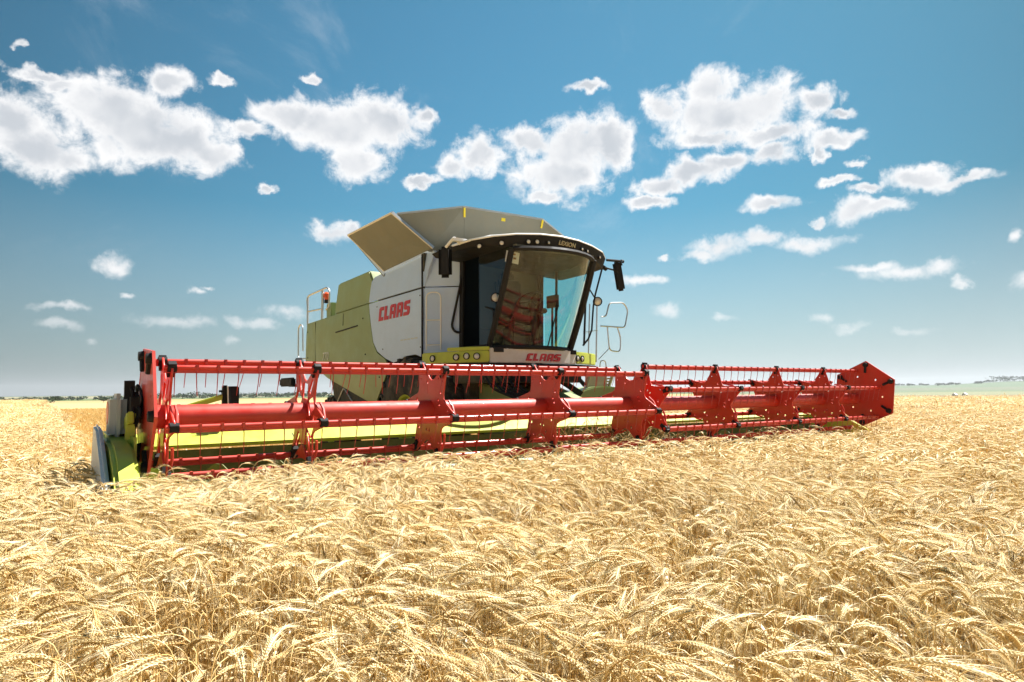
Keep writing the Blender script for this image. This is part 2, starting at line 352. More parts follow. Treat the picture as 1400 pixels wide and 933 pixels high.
for y_, z_ in ((8.9, 2.9), (8.9, 2.3), (5.6, 2.9), (5.5, 2.2), (7.4, 1.95), (4.9, 1.75)):
    MB().lathe([(0, 0.001), (0, 0.014), (0.01, 0.016)], (side(y_, z_)-0.006, y_, z_), 'X', 8).build('bolt', M_seal, rear)
for y_, z_ in ((3.25, 3.05), (3.25, 2.2), (4.95, 3.05), (4.7, 2.25)):
    MB().lathe([(0, 0.001), (0, 0.012), (0.01, 0.014)], (side(y_, z_)-0.006, y_, z_), 'X', 8).build('bolt', M_seal, g)
for i_ in range(5): MB().box((side(3.6, 2.33)-0.002, 3.92-i_*0.13, 2.36), (0.004, 0.10, 0.022)).build('small_print', MATS['light_grey_panel'] if False else M_steel, g)
hood = MB(); hp = [(-1.36, y, z) for y, z in [(5.32, 3.17), (7.36, 3.14), (7.30, 3.35), (7.14, 3.80), (5.52, 3.83), (5.36, 3.62)]]
hood.prism(hp, (2.35, 0, 0)); hood.build('engine_hood', M_green, ROOT, bevel=0.03, smooth=True)
MB().box((-0.18, 8.2, 3.08), (2.35, 1.6, 0.05)).build('engine_deck', M_dark, ROOT)
MB().prism([(-1.36, 8.95, 2.1), (-1.36, 9.02, 3.1), (1.0, 9.02, 3.1), (1.0, 8.95, 2.1)], (0, 0.06, 0)).build('rear_wall', M_green, ROOT, bevel=0.01)
# oblique grey panel between body and cab
PA, PB = Vector((-1.43, 3.13)), Vector((-0.95, 2.72))
def obl(z0, z1, name, x0=0):
    q = MB(); n2 = Vector((PB.y-PA.y, -(PB.x-PA.x))).normalized() * -1
    q.prism([(PA.x, PA.y, z0), (PB.x, PB.y, z0), (PB.x, PB.y, z1), (PA.x+ (0.08 if z1 > 3.3 else 0), PA.y-(0.08 if z1 > 3.3 else 0), z1)], (0.03, 0.05, 0))
    return q.build(name, M_grey, ROOT, bevel=0.012, smooth=True)
obl(1.98, 3.165, 'front_wall_panel'); obl(3.185, 3.74, 'front_wall_panel')
MB().prism([(1.06, 3.13, 1.98), (0.62, 2.74, 1.98), (0.62, 2.74, 3.7), (1.06, 3.13, 3.7)], (-0.03, 0.05, 0)).build('front_wall_panel', M_grey, ROOT, bevel=0.012)
MB().box((-0.19, 3.22, 2.9), (2.44, 0.1, 1.7)).build('bulkhead', M_dark, ROOT)
# gap line down the corner
MB().bar((-1.462, 3.14, 2.0), (-1.462, 3.14, 3.7), 0.012, 0.03, up=(1, 0, 0)).build('corner_seam', M_seal, ROOT)
# grey handle ladder on the oblique panel
hl = MB(); o1 = Vector((-1.45, 3.02)); o2 = Vector((-1.27, 2.87))
hl.tube(rounded([(o1.x, o1.y, 2.14), (o1.x, o1.y, 3.07), (o2.x, o2.y, 3.07), (o2.x, o2.y, 2.14)], 0.10, 6), 0.013)
for z in (2.22, 2.62): hl.tube([(o1.x, o1.y, z), (o2.x, o2.y, z)], 0.010)
hl.build('grab_rail', M_white, ROOT, smooth=True)
# grain tank: folded-out flap and front hood
fl = MB(); q = [Vector((-1.44, 4.60, 3.68)), Vector((-1.42, 2.82, 3.775)), Vector((-2.0, 3.12, 4.33)), Vector((-2.0, 4.95, 4.34))]
nrm = (q[1]-q[0]).cross(q[3]-q[0]).normalized()
fl.prism(q, nrm * 0.03)
flap = fl.build('tank_flap', M_tank, ROOT, bevel=0.006)
ed = MB(); 
for a, b in ((1, 2), (2, 3), (3, 0)): ed.bar(q[a]+nrm*0.015, q[b]+nrm*0.015, 0.03, 0.045, up=nrm)
ed.build('rim', M_steel, flap)
TF = [Vector((-1.42, 2.98, 3.74)), Vector((-1.93, 3.10, 4.31)), Vector((-0.90, 2.74, 4.50)), Vector((0.74, 2.74, 4.53)), Vector((1.45, 3.0, 4.36)), Vector((1.05, 2.98, 3.74)), Vector((-0.80, 2.92, 3.74)), Vector((0.66, 2.92, 3.74))]
th = Vector((0, 0.03, 0))
tk = MB(); tk.prism([TF[6], TF[7], TF[3], TF[2]], th)
ext = tk.build('tank_hood', M_tank, ROOT, bevel=0.005)
tk = MB(); tk.prism([TF[0], TF[6], TF[2], TF[1]], th); tk.build('corner_gusset', M_tank, ext)
tk = MB(); tk.prism([TF[7], TF[5], TF[4], TF[3]], th); tk.build('corner_gusset', M_tank, ext)
tk = MB(); qr = [Vector((1.05, 4.6, 3.68)), Vector((1.05, 2.9, 3.77)), Vector((1.5, 3.05, 4.3)), Vector((1.5, 4.95, 4.3))]; tk.prism(qr, (0.03, 0, 0.01)); tk.build('tank_flap', M_tank, ROOT)
tk = MB(); tk.prism([(-1.4, 4.75, 3.6), (1.4, 4.75, 3.6), (1.6, 4.95, 4.3), (-1.95, 4.98, 4.3)], (0, 0.03, 0)); tk.build('tank_rear_flap', M_tank, ROOT)
for a, b, f0, f1 in ((2, 6, 0.02, 0.22), (3, 7, 0.02, 0.2)):
    p_ = TF[a]; q_ = TF[b]; d_ = q_ - p_; MB().bar(p_ + d_*f0 + Vector((0, -0.012, 0)), p_ + d_*f1 + Vector((0, -0.012, 0)), 0.035, 0.012, up=(0, 1, 0)).build('yellow_mark', M_yellow, ext)
MB().box((-0.10, 2.765, 4.44), (0.08, 0.012, 0.12)).build('yellow_mark', M_yellow, ext)
rimb = MB()
for a, b in ((1, 2), (2, 3), (3, 4)): rimb.bar(TF[a]+th/2, TF[b]+th/2, 0.045, 0.03)
rimb.build('rim', M_steel, ext)

# cab -------------------------------------------------------------
hw = 0.78
def wbot(u): return Vector((XC + u*hw, 1.62 + 0.30*abs(u)**2.2, 2.13))
def wtop(u): return Vector((XC + u*hw, 1.00 + 0.30*abs(u)**2.2, 3.53))
ws = MB(); N = 16; Mz = 8; vs = []; fs = []
for j in range(Mz+1):
    for i in range(N+1):
        u = -1 + 2*i/N; t = j/Mz; p_ = wbot(u).lerp(wtop(u), t); p_.y -= 0.03*math.sin(math.pi*t); vs.append(p_)
for j in range(Mz):
    for i in range(N): a = j*(N+1)+i; fs.append((a, a+1, a+N+2, a+N+1))
ws.add(vs, fs); ws.build('windscreen', M_wind, ROOT, smooth=True, fix=False)
frame = MB()
for s_ in (-1, 1):
    a = [wbot(s_).lerp(wtop(s_), k/6) - Vector((-0.02*s_, 0.03*math.sin(math.pi*k/6), 0)) for k in range(7)]
    frame.tube(a, 0.055 if s_ > 0 else 0.045, 8)
    frame.bar((XC+s_*hw, 2.70, 2.1), (XC+s_*hw, 2.66, 3.62), 0.09, 0.10, up=(0, 1, 0))
frame.tube([wbot(-1+k/8*1.0*2) for k in range(9)], 0.035, 6); frame.tube([wtop(-1+k/8*2) for k in range(9)], 0.04, 6)
frame.box((XC, 2.72, 2.42), (2*hw, 0.05, 0.6)); 
frame.bar((XC-hw, 1.93, 2.14), (XC-hw, 2.7, 2.14), 0.06, 0.08); frame.bar((XC+hw, 1.93, 2.14), (XC+hw, 2.7, 2.14), 0.06, 0.08)
frame.box((XC, 2.25, 2.085), (2*hw+0.04, 1.0, 0.07))
frame.build('cab_frame', M_black, ROOT, smooth=True)
lin = MB(); lin.box((XC, 2.70, 3.05), (2*hw-0.1, 0.03, 1.1)); lin.box((XC, 2.0, 3.58), (2*hw-0.04, 1.5, 0.03)); lin.build('cab_lining', M_int, ROOT)
for s_, nm, mm in ((-1, 'door_glass', M_doorg), (1, 'side_window', M_sideg)):
    d = MB(); xx = XC + s_*(hw+0.012)
    d.add([(xx, 1.98, 2.18), (xx, 2.66, 2.18), (xx, 2.62, 3.58), (xx, 1.36, 3.58)], [(0, 1, 2, 3)]); d.build(nm, mm, ROOT, fix=False)
dr = MB(); dr.box((XC-hw-0.002, 2.44, 2.88), (0.02, 0.50, 1.48)); dr.build('door_panel', M_black, ROOT)   # dark rear half of the door
# right rear cab pillar and mid post seen through the glass
mp = MB(); mp.bar((XC+hw, 2.25, 2.15), (XC+hw, 2.20, 3.6), 0.03, 0.03, up=(0, 1, 0)); mp.build('window_post', M_black, ROOT)
# roof
def roof_z(x): return 3.765 - 0.115*((x-XC)/1.3)**2
rp = [(-1.50, 2.75), (-1.49, 2.1), (-1.44, 1.68), (-1.22, 1.42), (-0.92, 1.26), (-0.55, 1.17), (-0.18, 1.14), (0.2, 1.17), (0.56, 1.25), (0.88, 1.36), (1.12, 1.55), (1.18, 1.9), (1.2, 2.75)]
def roof_shape(mb, top, bot, inset):
    """closed slab whose outline is rp, offset inwards at the bottom"""
    n = len(rp); c0 = Vector((XC, 2.3)); A = []; B = []
    for (x, y) in rp:
        A.append((x, y, roof_z(x)+top)); p_ = Vector((x, y)); d_ = (c0-p_).normalized()*inset; B.append((x+d_.x, y+d_.y, roof_z(x)+bot*(0.36+0.64*min(1, max(0, (x+1.46)/0.5)))))
    C_ = [(XC + (x-XC)*0.6, 2.3 + (y-2.3)*0.6, roof_z(x)*0.35 + 3.83*0.65 + top) for x, y in rp]
    vs = A + B + C_; fs = [(i, i+1, n+i+1, n+i) for i in range(n-1)] + [(i, i+1, 2*n+i+1, 2*n+i) for i in range(n-1)]
    fs += [tuple(range(2*n, 3*n)), tuple(range(n, 2*n))[::-1], (0, n, 2*n-1, n-1), (0, n-1, 3*n-1, 2*n)]
    mb.add(vs, fs)
rf = MB(); roof_shape(rf, 0.0, -0.175, 0.06); roof = rf.build('cab_roof', M_black, ROOT, smooth=True)
cap = MB()
pts = [(x, y, roof_z(x)+0.012) for x, y in rp]; cap.tube([Vector(p_) + Vector((0, 0.02, 0)) for p_ in pts[1:-1]], 0.020, 6)
n = len(rp); C1 = [(x, y+0.02, roof_z(x)+0.02) for x, y in rp]; C2 = [(XC+(x-XC)*0.6, 2.3+(y-2.3)*0.6, 3.86) for x, y in rp]
cap.add(C1+C2, [(i, i+1, n+i+1, n+i) for i in range(n-1)] + [tuple(range(n, 2*n))])
cap.build('roof_cap', M_white, roof, smooth=True)
def roofpt(x, dz):
    for (x0, y0), (x1, y1) in zip(rp, rp[1:]):
        if x0 <= x <= x1 and y0 < 2.7 and y1 < 2.7:
            t = (x-x0)/(x1-x0); y = y0+(y1-y0)*t; nn = Vector((y1-y0, -(x1-x0))).normalized()
            return Vector((x, y, roof_z(x)+dz)) + Vector((nn.x, nn.y, 0))*0.0, Vector((nn.x, nn.y, 0))
def lamp(pos, nrm, r, parent, name='work_light'):
    q_ = Vector(nrm).normalized().to_track_quat('Z', 'Y').to_matrix(); h = MB(); l = MB()
    for mb, prof in ((h, [(-0.03, r*1.2), (0.012, r*1.25), (0.012, r*1.02), (0.002, r)]), (l, [(0.0, r*1.01), (0.012, r*0.6), (0.016, 0.001)])):
        m2 = MB(); m2.lathe(prof, (0, 0, 0), 'Z', 18); mb.add([pos + q_ @ Vector(v) for v in m2.v], m2.f)
    ho = h.build(name, M_black, parent, smooth=True); return ho, l
for x in (-1.36, -1.12, -0.74, -0.60, -0.40, 0.30, 0.44, 0.80):
    p_, nn = roofpt(x, -0.10); c_in = (Vector((XC, 2.3, 0)) - Vector((p_.x, p_.y, 0))).normalized()*0.03
    pos = p_ + c_in + nn*0.022
    h, l = lamp(pos, nn, 0.032 if x < -0.45 else 0.024, roof); 
    l.build('lens', M_lens, roof, smooth=True)
# number plate like board on the windscreen corner
bp_ = MB(); ctr = Vector((-0.93, 1.36, 3.42)); ex = Vector((0.85, -0.35, -0.08)).normalized(); ez = Vector((0.1, 0, 1)).normalized(); nn = ex.cross(ez) 
def onp(a, b, o_=0): return ctr + ex*a + ez*b + nn*o_
brd = MB().prism([onp(-.10, -.08), onp(.10, -.10), onp(.11, .07), onp(-.09, .09)], -nn*0.01).build('plate', M_white, ROOT)
bb = MB()
for a, b, w_, h_ in ((-.03, .03, .03, .02), (.03, .04, .04, .025), (.04, -.02, .045, .03), (-.04, -.04, .03, .03), (.0, -.0, .03, .02)): bb.prism([onp(a-w_/2, b-h_/2, .004), onp(a+w_/2, b-h_/2, .004), onp(a+w_/2, b+h_/2, .004), onp(a-w_/2, b+h_/2, .004)], nn*0.002)
bb.build('blotches', mat('brown_print', (0.35, 0.18, 0.10), 0.6), brd)
# beacon on the roof
bc = MB().lathe([(0, 0.05), (0.03, 0.05), (0.03, 0.07), (0.09, 0.065), (0.12, 0.03), (0.125, 0.001)], (0.90, 1.75, 3.74), 'Z', 16); bc.build('beacon', M_amber, ROOT, smooth=True)
MB().lathe([(0, 0.04), (0.05, 0.035), (0.06, 0.001)], (0.42, 1.9, 3.83), 'Z', 12).build('aerial_base', M_black, ROOT)
# interior: seat, steering wheel, armrest screen
se = MB(); se.box((XC+0.02, 2.35, 2.62), (0.5, 0.5, 0.14)); se.box((XC+0.02, 2.56, 2.98), (0.48, 0.14, 0.66)); se.box((XC+0.02, 2.58, 3.38), (0.26, 0.10, 0.16)); se.box((XC+0.02, 2.4, 2.35), (0.3, 0.3, 0.4))
se.build('driver_seat', M_seat, ROOT, bevel=0.04, smooth=True)
co_ = MB(); co_.tube([(XC, 1.80, 2.15), (XC, 1.90, 2.85)], 0.05); co_.build('steering_column', M_black, ROOT, smooth=True)
tw = MB(); cc = Vector((XC, 1.93, 2.90)); ax = Vector((0, 0.5, 0.87)).normalized(); e1 = Vector((1, 0, 0)); e2 = ax.cross(e1)
tw.tube([cc + (e1*math.cos(R(k*15)) + e2*math.sin(R(k*15)))*0.21 for k in range(25)], 0.016, 6, cap=False)
for k in (30, 150, 270): tw.tube([cc, cc + (e1*math.cos(R(k)) + e2*math.sin(R(k)))*0.21], 0.014, 6)
tw.build('steering_wheel', M_black, ROOT, smooth=True)
sc_ = MB(); sc_.box((0.30, 1.95, 2.92), (0.05, 0.26, 0.20)); sc_.tube([(0.30, 1.98, 2.15), (0.30, 1.96, 2.9)], 0.018); sc_.build('display', M_black, ROOT)
ar = MB(); ar.box((XC+0.38, 2.3, 2.78), (0.16, 0.5, 0.08)); ar.build('armrest', M_seat, ROOT, bevel=0.02)
# wiper
wi = MB(); wi.tube([wbot(0.1)+Vector((0, -0.03, 0.02)), wbot(0.05).lerp(wtop(0.1), 0.45)+Vector((0, -0.05, 0))], 0.010); wi.build('wiper', M_black, ROOT)
# bumper under the cab
bp = [(-1.60, 2.86), (-1.44, 2.36), (-1.25, 2.02), (-1.04, 1.80), (-0.6, 1.70), (-0.18, 1.67), (0.24, 1.70), (0.64, 1.78), (0.98, 1.90), (1.40, 2.14)]
def strip(i0, i1, z0, z1, th=0.06, lean=0.0):
    q_ = MB(); P_ = bp[i0:i1+1]; n = len(P_)
    vs = [(x, y, z0) for x, y in P_] + [(x, y+lean, z1) for x, y in P_] + [(x+0.02, y+th+lean, z1) for x, y in P_] + [(x+0.02, y+th, z0) for x, y in P_]
    fs = []
    for k in range(4):
        for i in range(n-1): fs.append((k*n+i, k*n+i+1, ((k+1) % 4)*n+i+1, ((k+1) % 4)*n+i))
    fs += [(0, n, 2*n, 3*n), (n-1, 2*n-1, 3*n-1, 4*n-1)]
    return q_.add(vs, fs)
fr = strip(3, 7, 1.895, 2.115); fpan = fr.build('front_panel', M_front, ROOT, bevel=0.012, smooth=True)
lb = strip(0, 3, 1.90, 2.075); lampL = lb.build('lamp_panel', M_lime, ROOT, bevel=0.015, smooth=True)
lb2 = strip(1, 3, 2.08, 2.135); lb2.build('lamp_panel_top', M_lime, lampL, bevel=0.01, smooth=True)
rb = strip(7, 9, 1.90, 2.10); lampR = rb.build('lamp_panel', M_lime, ROOT, bevel=0.015, smooth=True)
st_ = MB()
for (x0, y0), (x1, y1) in zip(bp, bp[1:]): st_.bar((x0, y0+0.02, 1.865), (x1, y1+0.02, 1.865), 0.05, 0.05)
st_.build('lower_trim', M_black, ROOT)
def bpt(t):
    L_ = [0]; 
    for a, b in zip(bp, bp[1:]): L_.append(L_[-1] + math.dist(a, b))
    for i in range(len(bp)-1):
        if L_[i] <= t <= L_[i+1]:
            u = (t-L_[i])/(L_[i+1]-L_[i]); a, b = Vector(bp[i]), Vector(bp[i+1]); p_ = a.lerp(b, u); d_ = (b-a).normalized(); return p_, Vector((d_.y, -d_.x, 0))
for t, z in ((0.22, 1.98), (0.68, 1.985), (0.86, 1.995), (1.02, 1.99), (2.95, 1.99), (3.1, 1.99)):
    p_, nn = bpt(t); h, l = lamp(Vector((p_.x, p_.y, z)) + nn*0.012, nn, 0.042, lampL if t < 2 else lampR, 'headlight'); l.build('lens', M_lens, lampL if t < 2 else lampR, smooth=True)

# lettering -------------------------------------------------------
def glyphs(text):
    """blocky stencil capitals, unit height, returned as list of polygons"""
    G = {'C': ([[(0, 0), (.62, 0), (.62, .26), (.3, .26), (.3, .74), (.62, .74), (.62, 1), (.14, 1), (0, .88)]], .62),
         'L': ([[(0, 0), (.60, 0), (.60, .26), (.3, .26), (.3, 1), (0, 1)]], .60),
         'A': ([[(0, 0), (.27, 0), (.27, .30), (.45, .30), (.45, .52), (.27, .52), (.27, .78), (.45, .78), (.45, 1), (.14, 1), (0, .88)], [(.50, 0), (.77, 0), (.77, .88), (.63, 1), (.50, 1)]], .77),
         'S': ([[(0, 0), (.62, 0), (.74, .12), (.74, .50), (.62, .60), (.28, .62), (.28, .76), (.70, .76), (.70, 1), (.12, 1), (0, .88), (0, .52), (.12, .40), (.44, .38), (.44, .24), (0, .24)]], .74)}
    out = []; x = 0
    for ch in text:
        ps, w_ = G[ch]
        for p_ in ps: out.append([(x+a, b) for a, b in p_])
        x += w_ + .14
    return out, x - .14
def logo(name, o_, ex_, ez_, width, height, shear, material, parent, th):
    polys, W_ = glyphs('CLAAS'); mb = MB(); ex_ = Vector(ex_); ez_ = Vector(ez_); o_ = Vector(o_)
    for pl in polys: mb.prism([o_ + ex_*((a + shear*b)/W_*width) + ez_*(b*height) for a, b in pl], Vector(th))
    return mb.build(name, material, parent)
logo('side_lettering', (-1.458, 4.86, 2.77), (0, -1, 0), (0, 0, 1), 1.24, 0.25, 0.16, M_logo, g, (0.006, 0, 0))
p0, nn0 = bpt(0); logo('front_lettering', (-0.46, 1.668, 1.925), (1, 0, 0), (0, 0, 1), 0.66, 0.115, 0.25, M_logo, fpan, (0, 0.03, 0))
def text_obj(s_, name, size, frame, material, parent, shear=0.2, ext_=0.002):
    cu = bpy.data.curves.new(name, 'FONT'); cu.body = s_; cu.size = size; cu.extrude = ext_; cu.shear = shear; cu.offset = size*0.012; cu.space_character = 1.05
    tmp = bpy.data.objects.new('tmp', cu); COL.objects.link(tmp); dg = bpy.context.evaluated_depsgraph_get()
    me = bpy.data.meshes.new_from_object(tmp.evaluated_get(dg)); bpy.data.objects.remove(tmp)
    me.transform(frame); me.materials.clear(); me.materials.append(material); me.name = name
    return link(name, me, parent)
def fr4(o_, ex_, ez_):
    ex_ = Vector(ex_).normalized(); ez_ = Vector(ez_).normalized(); n_ = ex_.cross(ez_); o_ = Vector(o_)
    return Matrix(((ex_.x, ez_.x, n_.x, o_.x), (ex_.y, ez_.y, n_.y, o_.y), (ex_.z, ez_.z, n_.z, o_.z), (0, 0, 0, 1)))
text_obj('770', 'model_number', 0.24, fr4((side(7.7, 2.3)-0.004, 7.85, 2.19), (0, -1, 0), (0, 0, 1)), M_logo3, rear)
pA, nA = roofpt(-0.22, -0.13); pB, nB = roofpt(0.19, -0.13)
text_obj('LEXION', 'roof_lettering', 0.095, fr4(Vector((-0.22, pA.y-0.004+0.012, 3.655)), (0.41, (pB.y-pA.y)*1.0, -0.012), (0, 0.0, 1)), M_logo2, roof, 0.3, 0.006)

# mirrors, rails, ladder -----------------------------------------
ma = MB(); ma.tube(rounded([(-1.46, 1.95, 3.66), (-1.62, 1.85, 3.72), (-1.66, 2.02, 3.60)], 0.05), 0.022); ma.box((-1.52, 1.86, 3.69), (0.22, 0.06, 0.05)); mo = ma.build('mirror_arm', M_white, ROOT, smooth=True)
mi = MB(); rot = Matrix.Rotation(R(-38), 3, 'Z'); mi.box((-1.655, 2.05, 3.38), (0.20, 0.09, 0.47), rot); mi.build('mirror', M_black, ROOT, bevel=0.045, smooth=True)
ma = MB(); ma.tube([(1.1, 1.5, 3.62), (1.35, 1.45, 3.62), (1.39, 1.45, 3.55)], 0.022); ma.tube([(1.1, 1.55, 3.5), (1.36, 1.48, 3.45)], 0.015)
ma.lathe([(0, 0.03), (0.05, 0.03)], (1.38, 1.45, 3.62), 'X', 10); ma.build('mirror_arm', M_black, ROOT, smooth=True)
mi = MB(); rot = Matrix.Rotation(R(8), 3, 'Y') @ Matrix.Rotation(R(40), 3, 'Z'); mi.box((1.37, 1.5, 3.37), (0.14, 0.08, 0.50), rot.inverted()); mi.build('mirror', M_black, ROOT, bevel=0.03, smooth=True)
mi = MB(); mi.box((1.24, 1.75, 3.56), (0.22, 0.06, 0.07), Matrix.Rotation(R(20), 3, 'Y')); mi.build('rear_view_camera', M_black, ROOT, bevel=0.02)
rb_ = MB()
rb_.tube([(1.06, 1.85, 3.66), (0.97, 1.9, 2.9), (0.92, 1.9, 2.22)], 0.018)
rb_.tube([(1.34, 1.85, 3.60), (1.20, 1.9, 3.10), (1.15, 1.9, 2.9), (1.10, 1.9, 2.48), (1.02, 1.9, 2.33), (0.90, 1.9, 2.22)], 0.016)
rb_.tube([(0.98, 1.87, 3.25), (1.18, 1.9, 3.05)], 0.012); rb_.build('handrail', M_black, ROOT, smooth=True)
pl = MB(); pl.tube(rounded([(1.42, 2.0, 2.74), (1.54, 2.0, 2.76), (1.62, 2.0, 3.00), (1.97, 2.0, 3.03), (2.08, 2.0, 2.90), (1.99, 2.0, 2.58), (1.40, 2.0, 2.58)], 0.07, 4), 0.013, 6)
pl.tube(rounded([(1.56, 2.0, 2.58), (1.60, 2.0, 2.16), (1.86, 2.0, 2.14), (1.88, 2.0, 2.4), (1.80, 2.0, 2.58)], 0.08, 4), 0.012, 6)
pl.tube([(1.28, 2.0, 1.95), (1.33, 2.0, 3.0)], 0.013, 6); pl.tube([(1.10, 2.0, 2.0), (1.16, 2.0, 2.95)], 0.011, 6); pl.tube([(1.0, 2.0, 2.45), (1.33, 2.0, 2.50)], 0.007, 6); pl.tube([(1.60, 2.0, 2.2), (1.34, 2.0, 2.0)], 0.007, 6)
pl.tube(rounded([(1.36, 2.0, 1.82), (1.38, 2.0, 1.98), (1.5, 2.0, 1.98), (1.52, 2.0, 1.82)], 0.06), 0.009, 6)
pl.build('platform_rail', M_steel, ROOT, smooth=True)
h, l = lamp(Vector((1.23, 1.88, 2.98)), (-0.6, -1, 0), 0.065, ROOT, 'side_lamp'); l.build('lens', M_lens, h, smooth=True)
lr = MB(); pz = Vector((-0.92, 1.62, 2.80)); lr.tube([pz + Vector((0.02, 0.06, -0.1)), (-0.96, 1.75, 2.6), (-0.97, 1.85, 2.35)], 0.012)
lr.tube(rounded([(-0.98, 2.0, 2.75), (-1.0, 1.75, 2.68), (-1.0, 1.78, 2.2), (-0.98, 1.98, 2.16)], 0.06), 0.012); lr.build('lamp_bracket', M_black, ROOT, smooth=True)
h, l = lamp(Vector((-0.98, 1.72, 2.86)), (-0.45, -1, 0), 0.062, ROOT, 'side_lamp'); l.build('lens', M_lens, h, smooth=True)
hd = MB(); hd.tube(rounded([(-0.99, 2.68, 3.34), (-1.02, 2.66, 3.22), (-1.10, 2.82, 2.52), (-1.08, 2.74, 2.42), (-0.97, 2.68, 2.41)], 0.08), 0.020); hd.build('door_grip', M_black, ROOT, smooth=True)
# rear rail and beacon
rr = MB(); X_ = -1.33
rr.tube(rounded([(X_, 9.18, 3.45), (X_, 9.27, 3.72), (X_, 9.12, 3.80), (X_, 7.90, 3.83), (X_, 7.74, 3.74), (X_, 7.76, 3.38), (X_, 7.95, 3.33)], 0.10), 0.020, 6)
rr.tube([(X_, 9.18, 3.08), (X_, 9.2, 3.78)], 0.026, 6); rr.tube([(X_, 8.2, 3.1), (X_, 8.18, 3.80)], 0.03, 6); rr.tube([(X_, 9.2, 3.42), (X_, 8.2, 3.38)], 0.018, 6)
rr.tube(rounded([(X_, 9.3, 2.3), (X_, 9.85, 2.34), (X_, 9.87, 3.10), (X_, 9.70, 3.17), (X_, 9.55, 3.1), (X_, 9.5, 2.5)], 0.08), 0.018, 6)
rr.build('engine_deck_rail', M_steel, ROOT, smooth=True)
MB().box((-1.2, 7.95, 3.28), (0.14, 0.3, 0.42)).build('air_intake', M_green, ROOT, bevel=0.02)
MB().lathe([(0, 0.05), (0.05, 0.05), (0.05, 0.075), (0.14, 0.07), (0.18, 0.03), (0.185, 0.001)], (-1.25, 8.15, 3.58), 'Z', 16).build('beacon', M_amber, ROOT, smooth=True)
MB().lathe([(-0.06, 0.055), (0.02, 0.05)], (-1.25, 8.15, 3.57), 'Z', 12).build('beacon_base', M_black, ROOT, smooth=True)
rl = MB(); rl.box((-1.75, 9.3, 1.74), (0.10, 0.95, 0.20)); rl.box((-1.6, 9.3, 1.66), (0.3, 0.08, 0.06)); rl.build('rear_lamp_board', M_black, ROOT, bevel=0.03, smooth=True)
# rear frame below the panel
rfm = MB(); rfm.prism([(-1.32, 7.62, 1.78), (-1.30, 7.32, 1.10), (-1.30, 5.0, 1.10), (-1.30, 5.3, 1.28)], (2.3, 0, 0)); rfm.build('chaff_spreader', M_dark, ROOT)
sp_ = MB(); sp_.tube([(-1.34, 7.25, 1.22), (-1.34, 6.85, 1.56), (-1.34, 6.75, 1.54), (-1.34, 6.2, 1.2)], 0.014); sp_.build('brace', M_steel, ROOT)

# wheels
def wheel(name, c, r, wd, rimr):
    x0, y0, z0 = c; t_ = MB()
    prof = [(-wd/2+0.03, rimr), (-wd/2, rimr+0.05), (-wd/2-0.015, (r+rimr)/2), (-wd/2+0.02, r-0.07), (-wd/2+0.08, r-0.03), (0, r-0.015), (wd/2-0.08, r-0.03), (wd/2-0.02, r-0.07), (wd/2+0.015, (r+rimr)/2), (wd/2, rimr+0.05), (wd/2-0.03, rimr)]
    t_.lathe(prof, c, 'X', 56)
    nl = 26
    for k in range(nl):
        for s_ in (-1, 1):
            a = 2*math.pi*(k + (0.5 if s_ > 0 else 0))/nl; b = a + 0.16
            p1 = Vector((x0 + s_*0.02, y0 + (r-0.01)*math.cos(a), z0 + (r-0.01)*math.sin(a))); p2 = Vector((x0 + s_*(wd/2-0.01), y0 + (r-0.035)*math.cos(b), z0 + (r-0.035)*math.sin(b)))
            t_.bar(p1, p2, 0.05, 0.06, up=(0, math.cos((a+b)/2), math.sin((a+b)/2)))
            p3 = Vector((p2.x + s_*0.012, y0 + (r-0.15)*math.cos(b+.02), z0 + (r-0.15)*math.sin(b+.02))); t_.bar(p2, p3, 0.045, 0.03, up=(1, 0, 0))
    wo_ = t_.build(name, M_rubber, ROOT, smooth=True)
    q_ = MB(); q_.lathe([(-wd/2+0.03, rimr), (-wd/2+0.05, rimr-0.03), (-wd/2+0.14, rimr-0.05), (-wd/2+0.17, rimr*0.55), (-wd/2+0.12, rimr*0.45), (-wd/2+0.10, 0.12), (-wd/2+0.02, 0.11), (-wd/2+0.02, 0.001)], c, 'X', 36)
    q_.lathe([(wd/2-0.03, rimr), (wd/2-0.05, rimr-0.03), (wd/2-0.3, rimr-0.05), (wd/2-0.3, 0.001)], c, 'X', 36)
    q_.build('rim', M_lime, wo_, smooth=True)
wheel('wheel', (-1.18, 3.65, 1.03), 1.03, 0.74, 0.40); wheel('wheel', (0.82, 3.65, 1.03), 1.03, 0.74, 0.40)
wheel('rear_wheel', (-1.1, 7.6, 0.70), 0.70, 0.5, 0.33); wheel('rear_wheel', (0.8, 7.6, 0.70), 0.70, 0.5, 0.33)
MB().box((-0.18, 3.65, 1.05), (1.7, 0.35, 0.5)).build('axle', M_dark, ROOT, bevel=0.02); MB().box((-0.18, 7.6, 0.72), (1.8, 0.2, 0.2)).build('axle', M_dark, ROOT, bevel=0.02); MB().box((-0.18, 4.2, 1.55), (1.5, 3.2, 0.7)).build('underbody', M_dark, ROOT, bevel=0.02)
fa = MB(); fa.prism([(-1.6, 2.5+1.15+1.12*math.cos(R(a)), 1.03+1.12*math.sin(R(a))) for a in range(50, 131, 10)] + [(-1.6, 2.5+1.15+1.08*math.cos(R(a)), 1.03+1.08*math.sin(R(a))) for a in range(130, 49, -10)], (0.3, 0, 0))
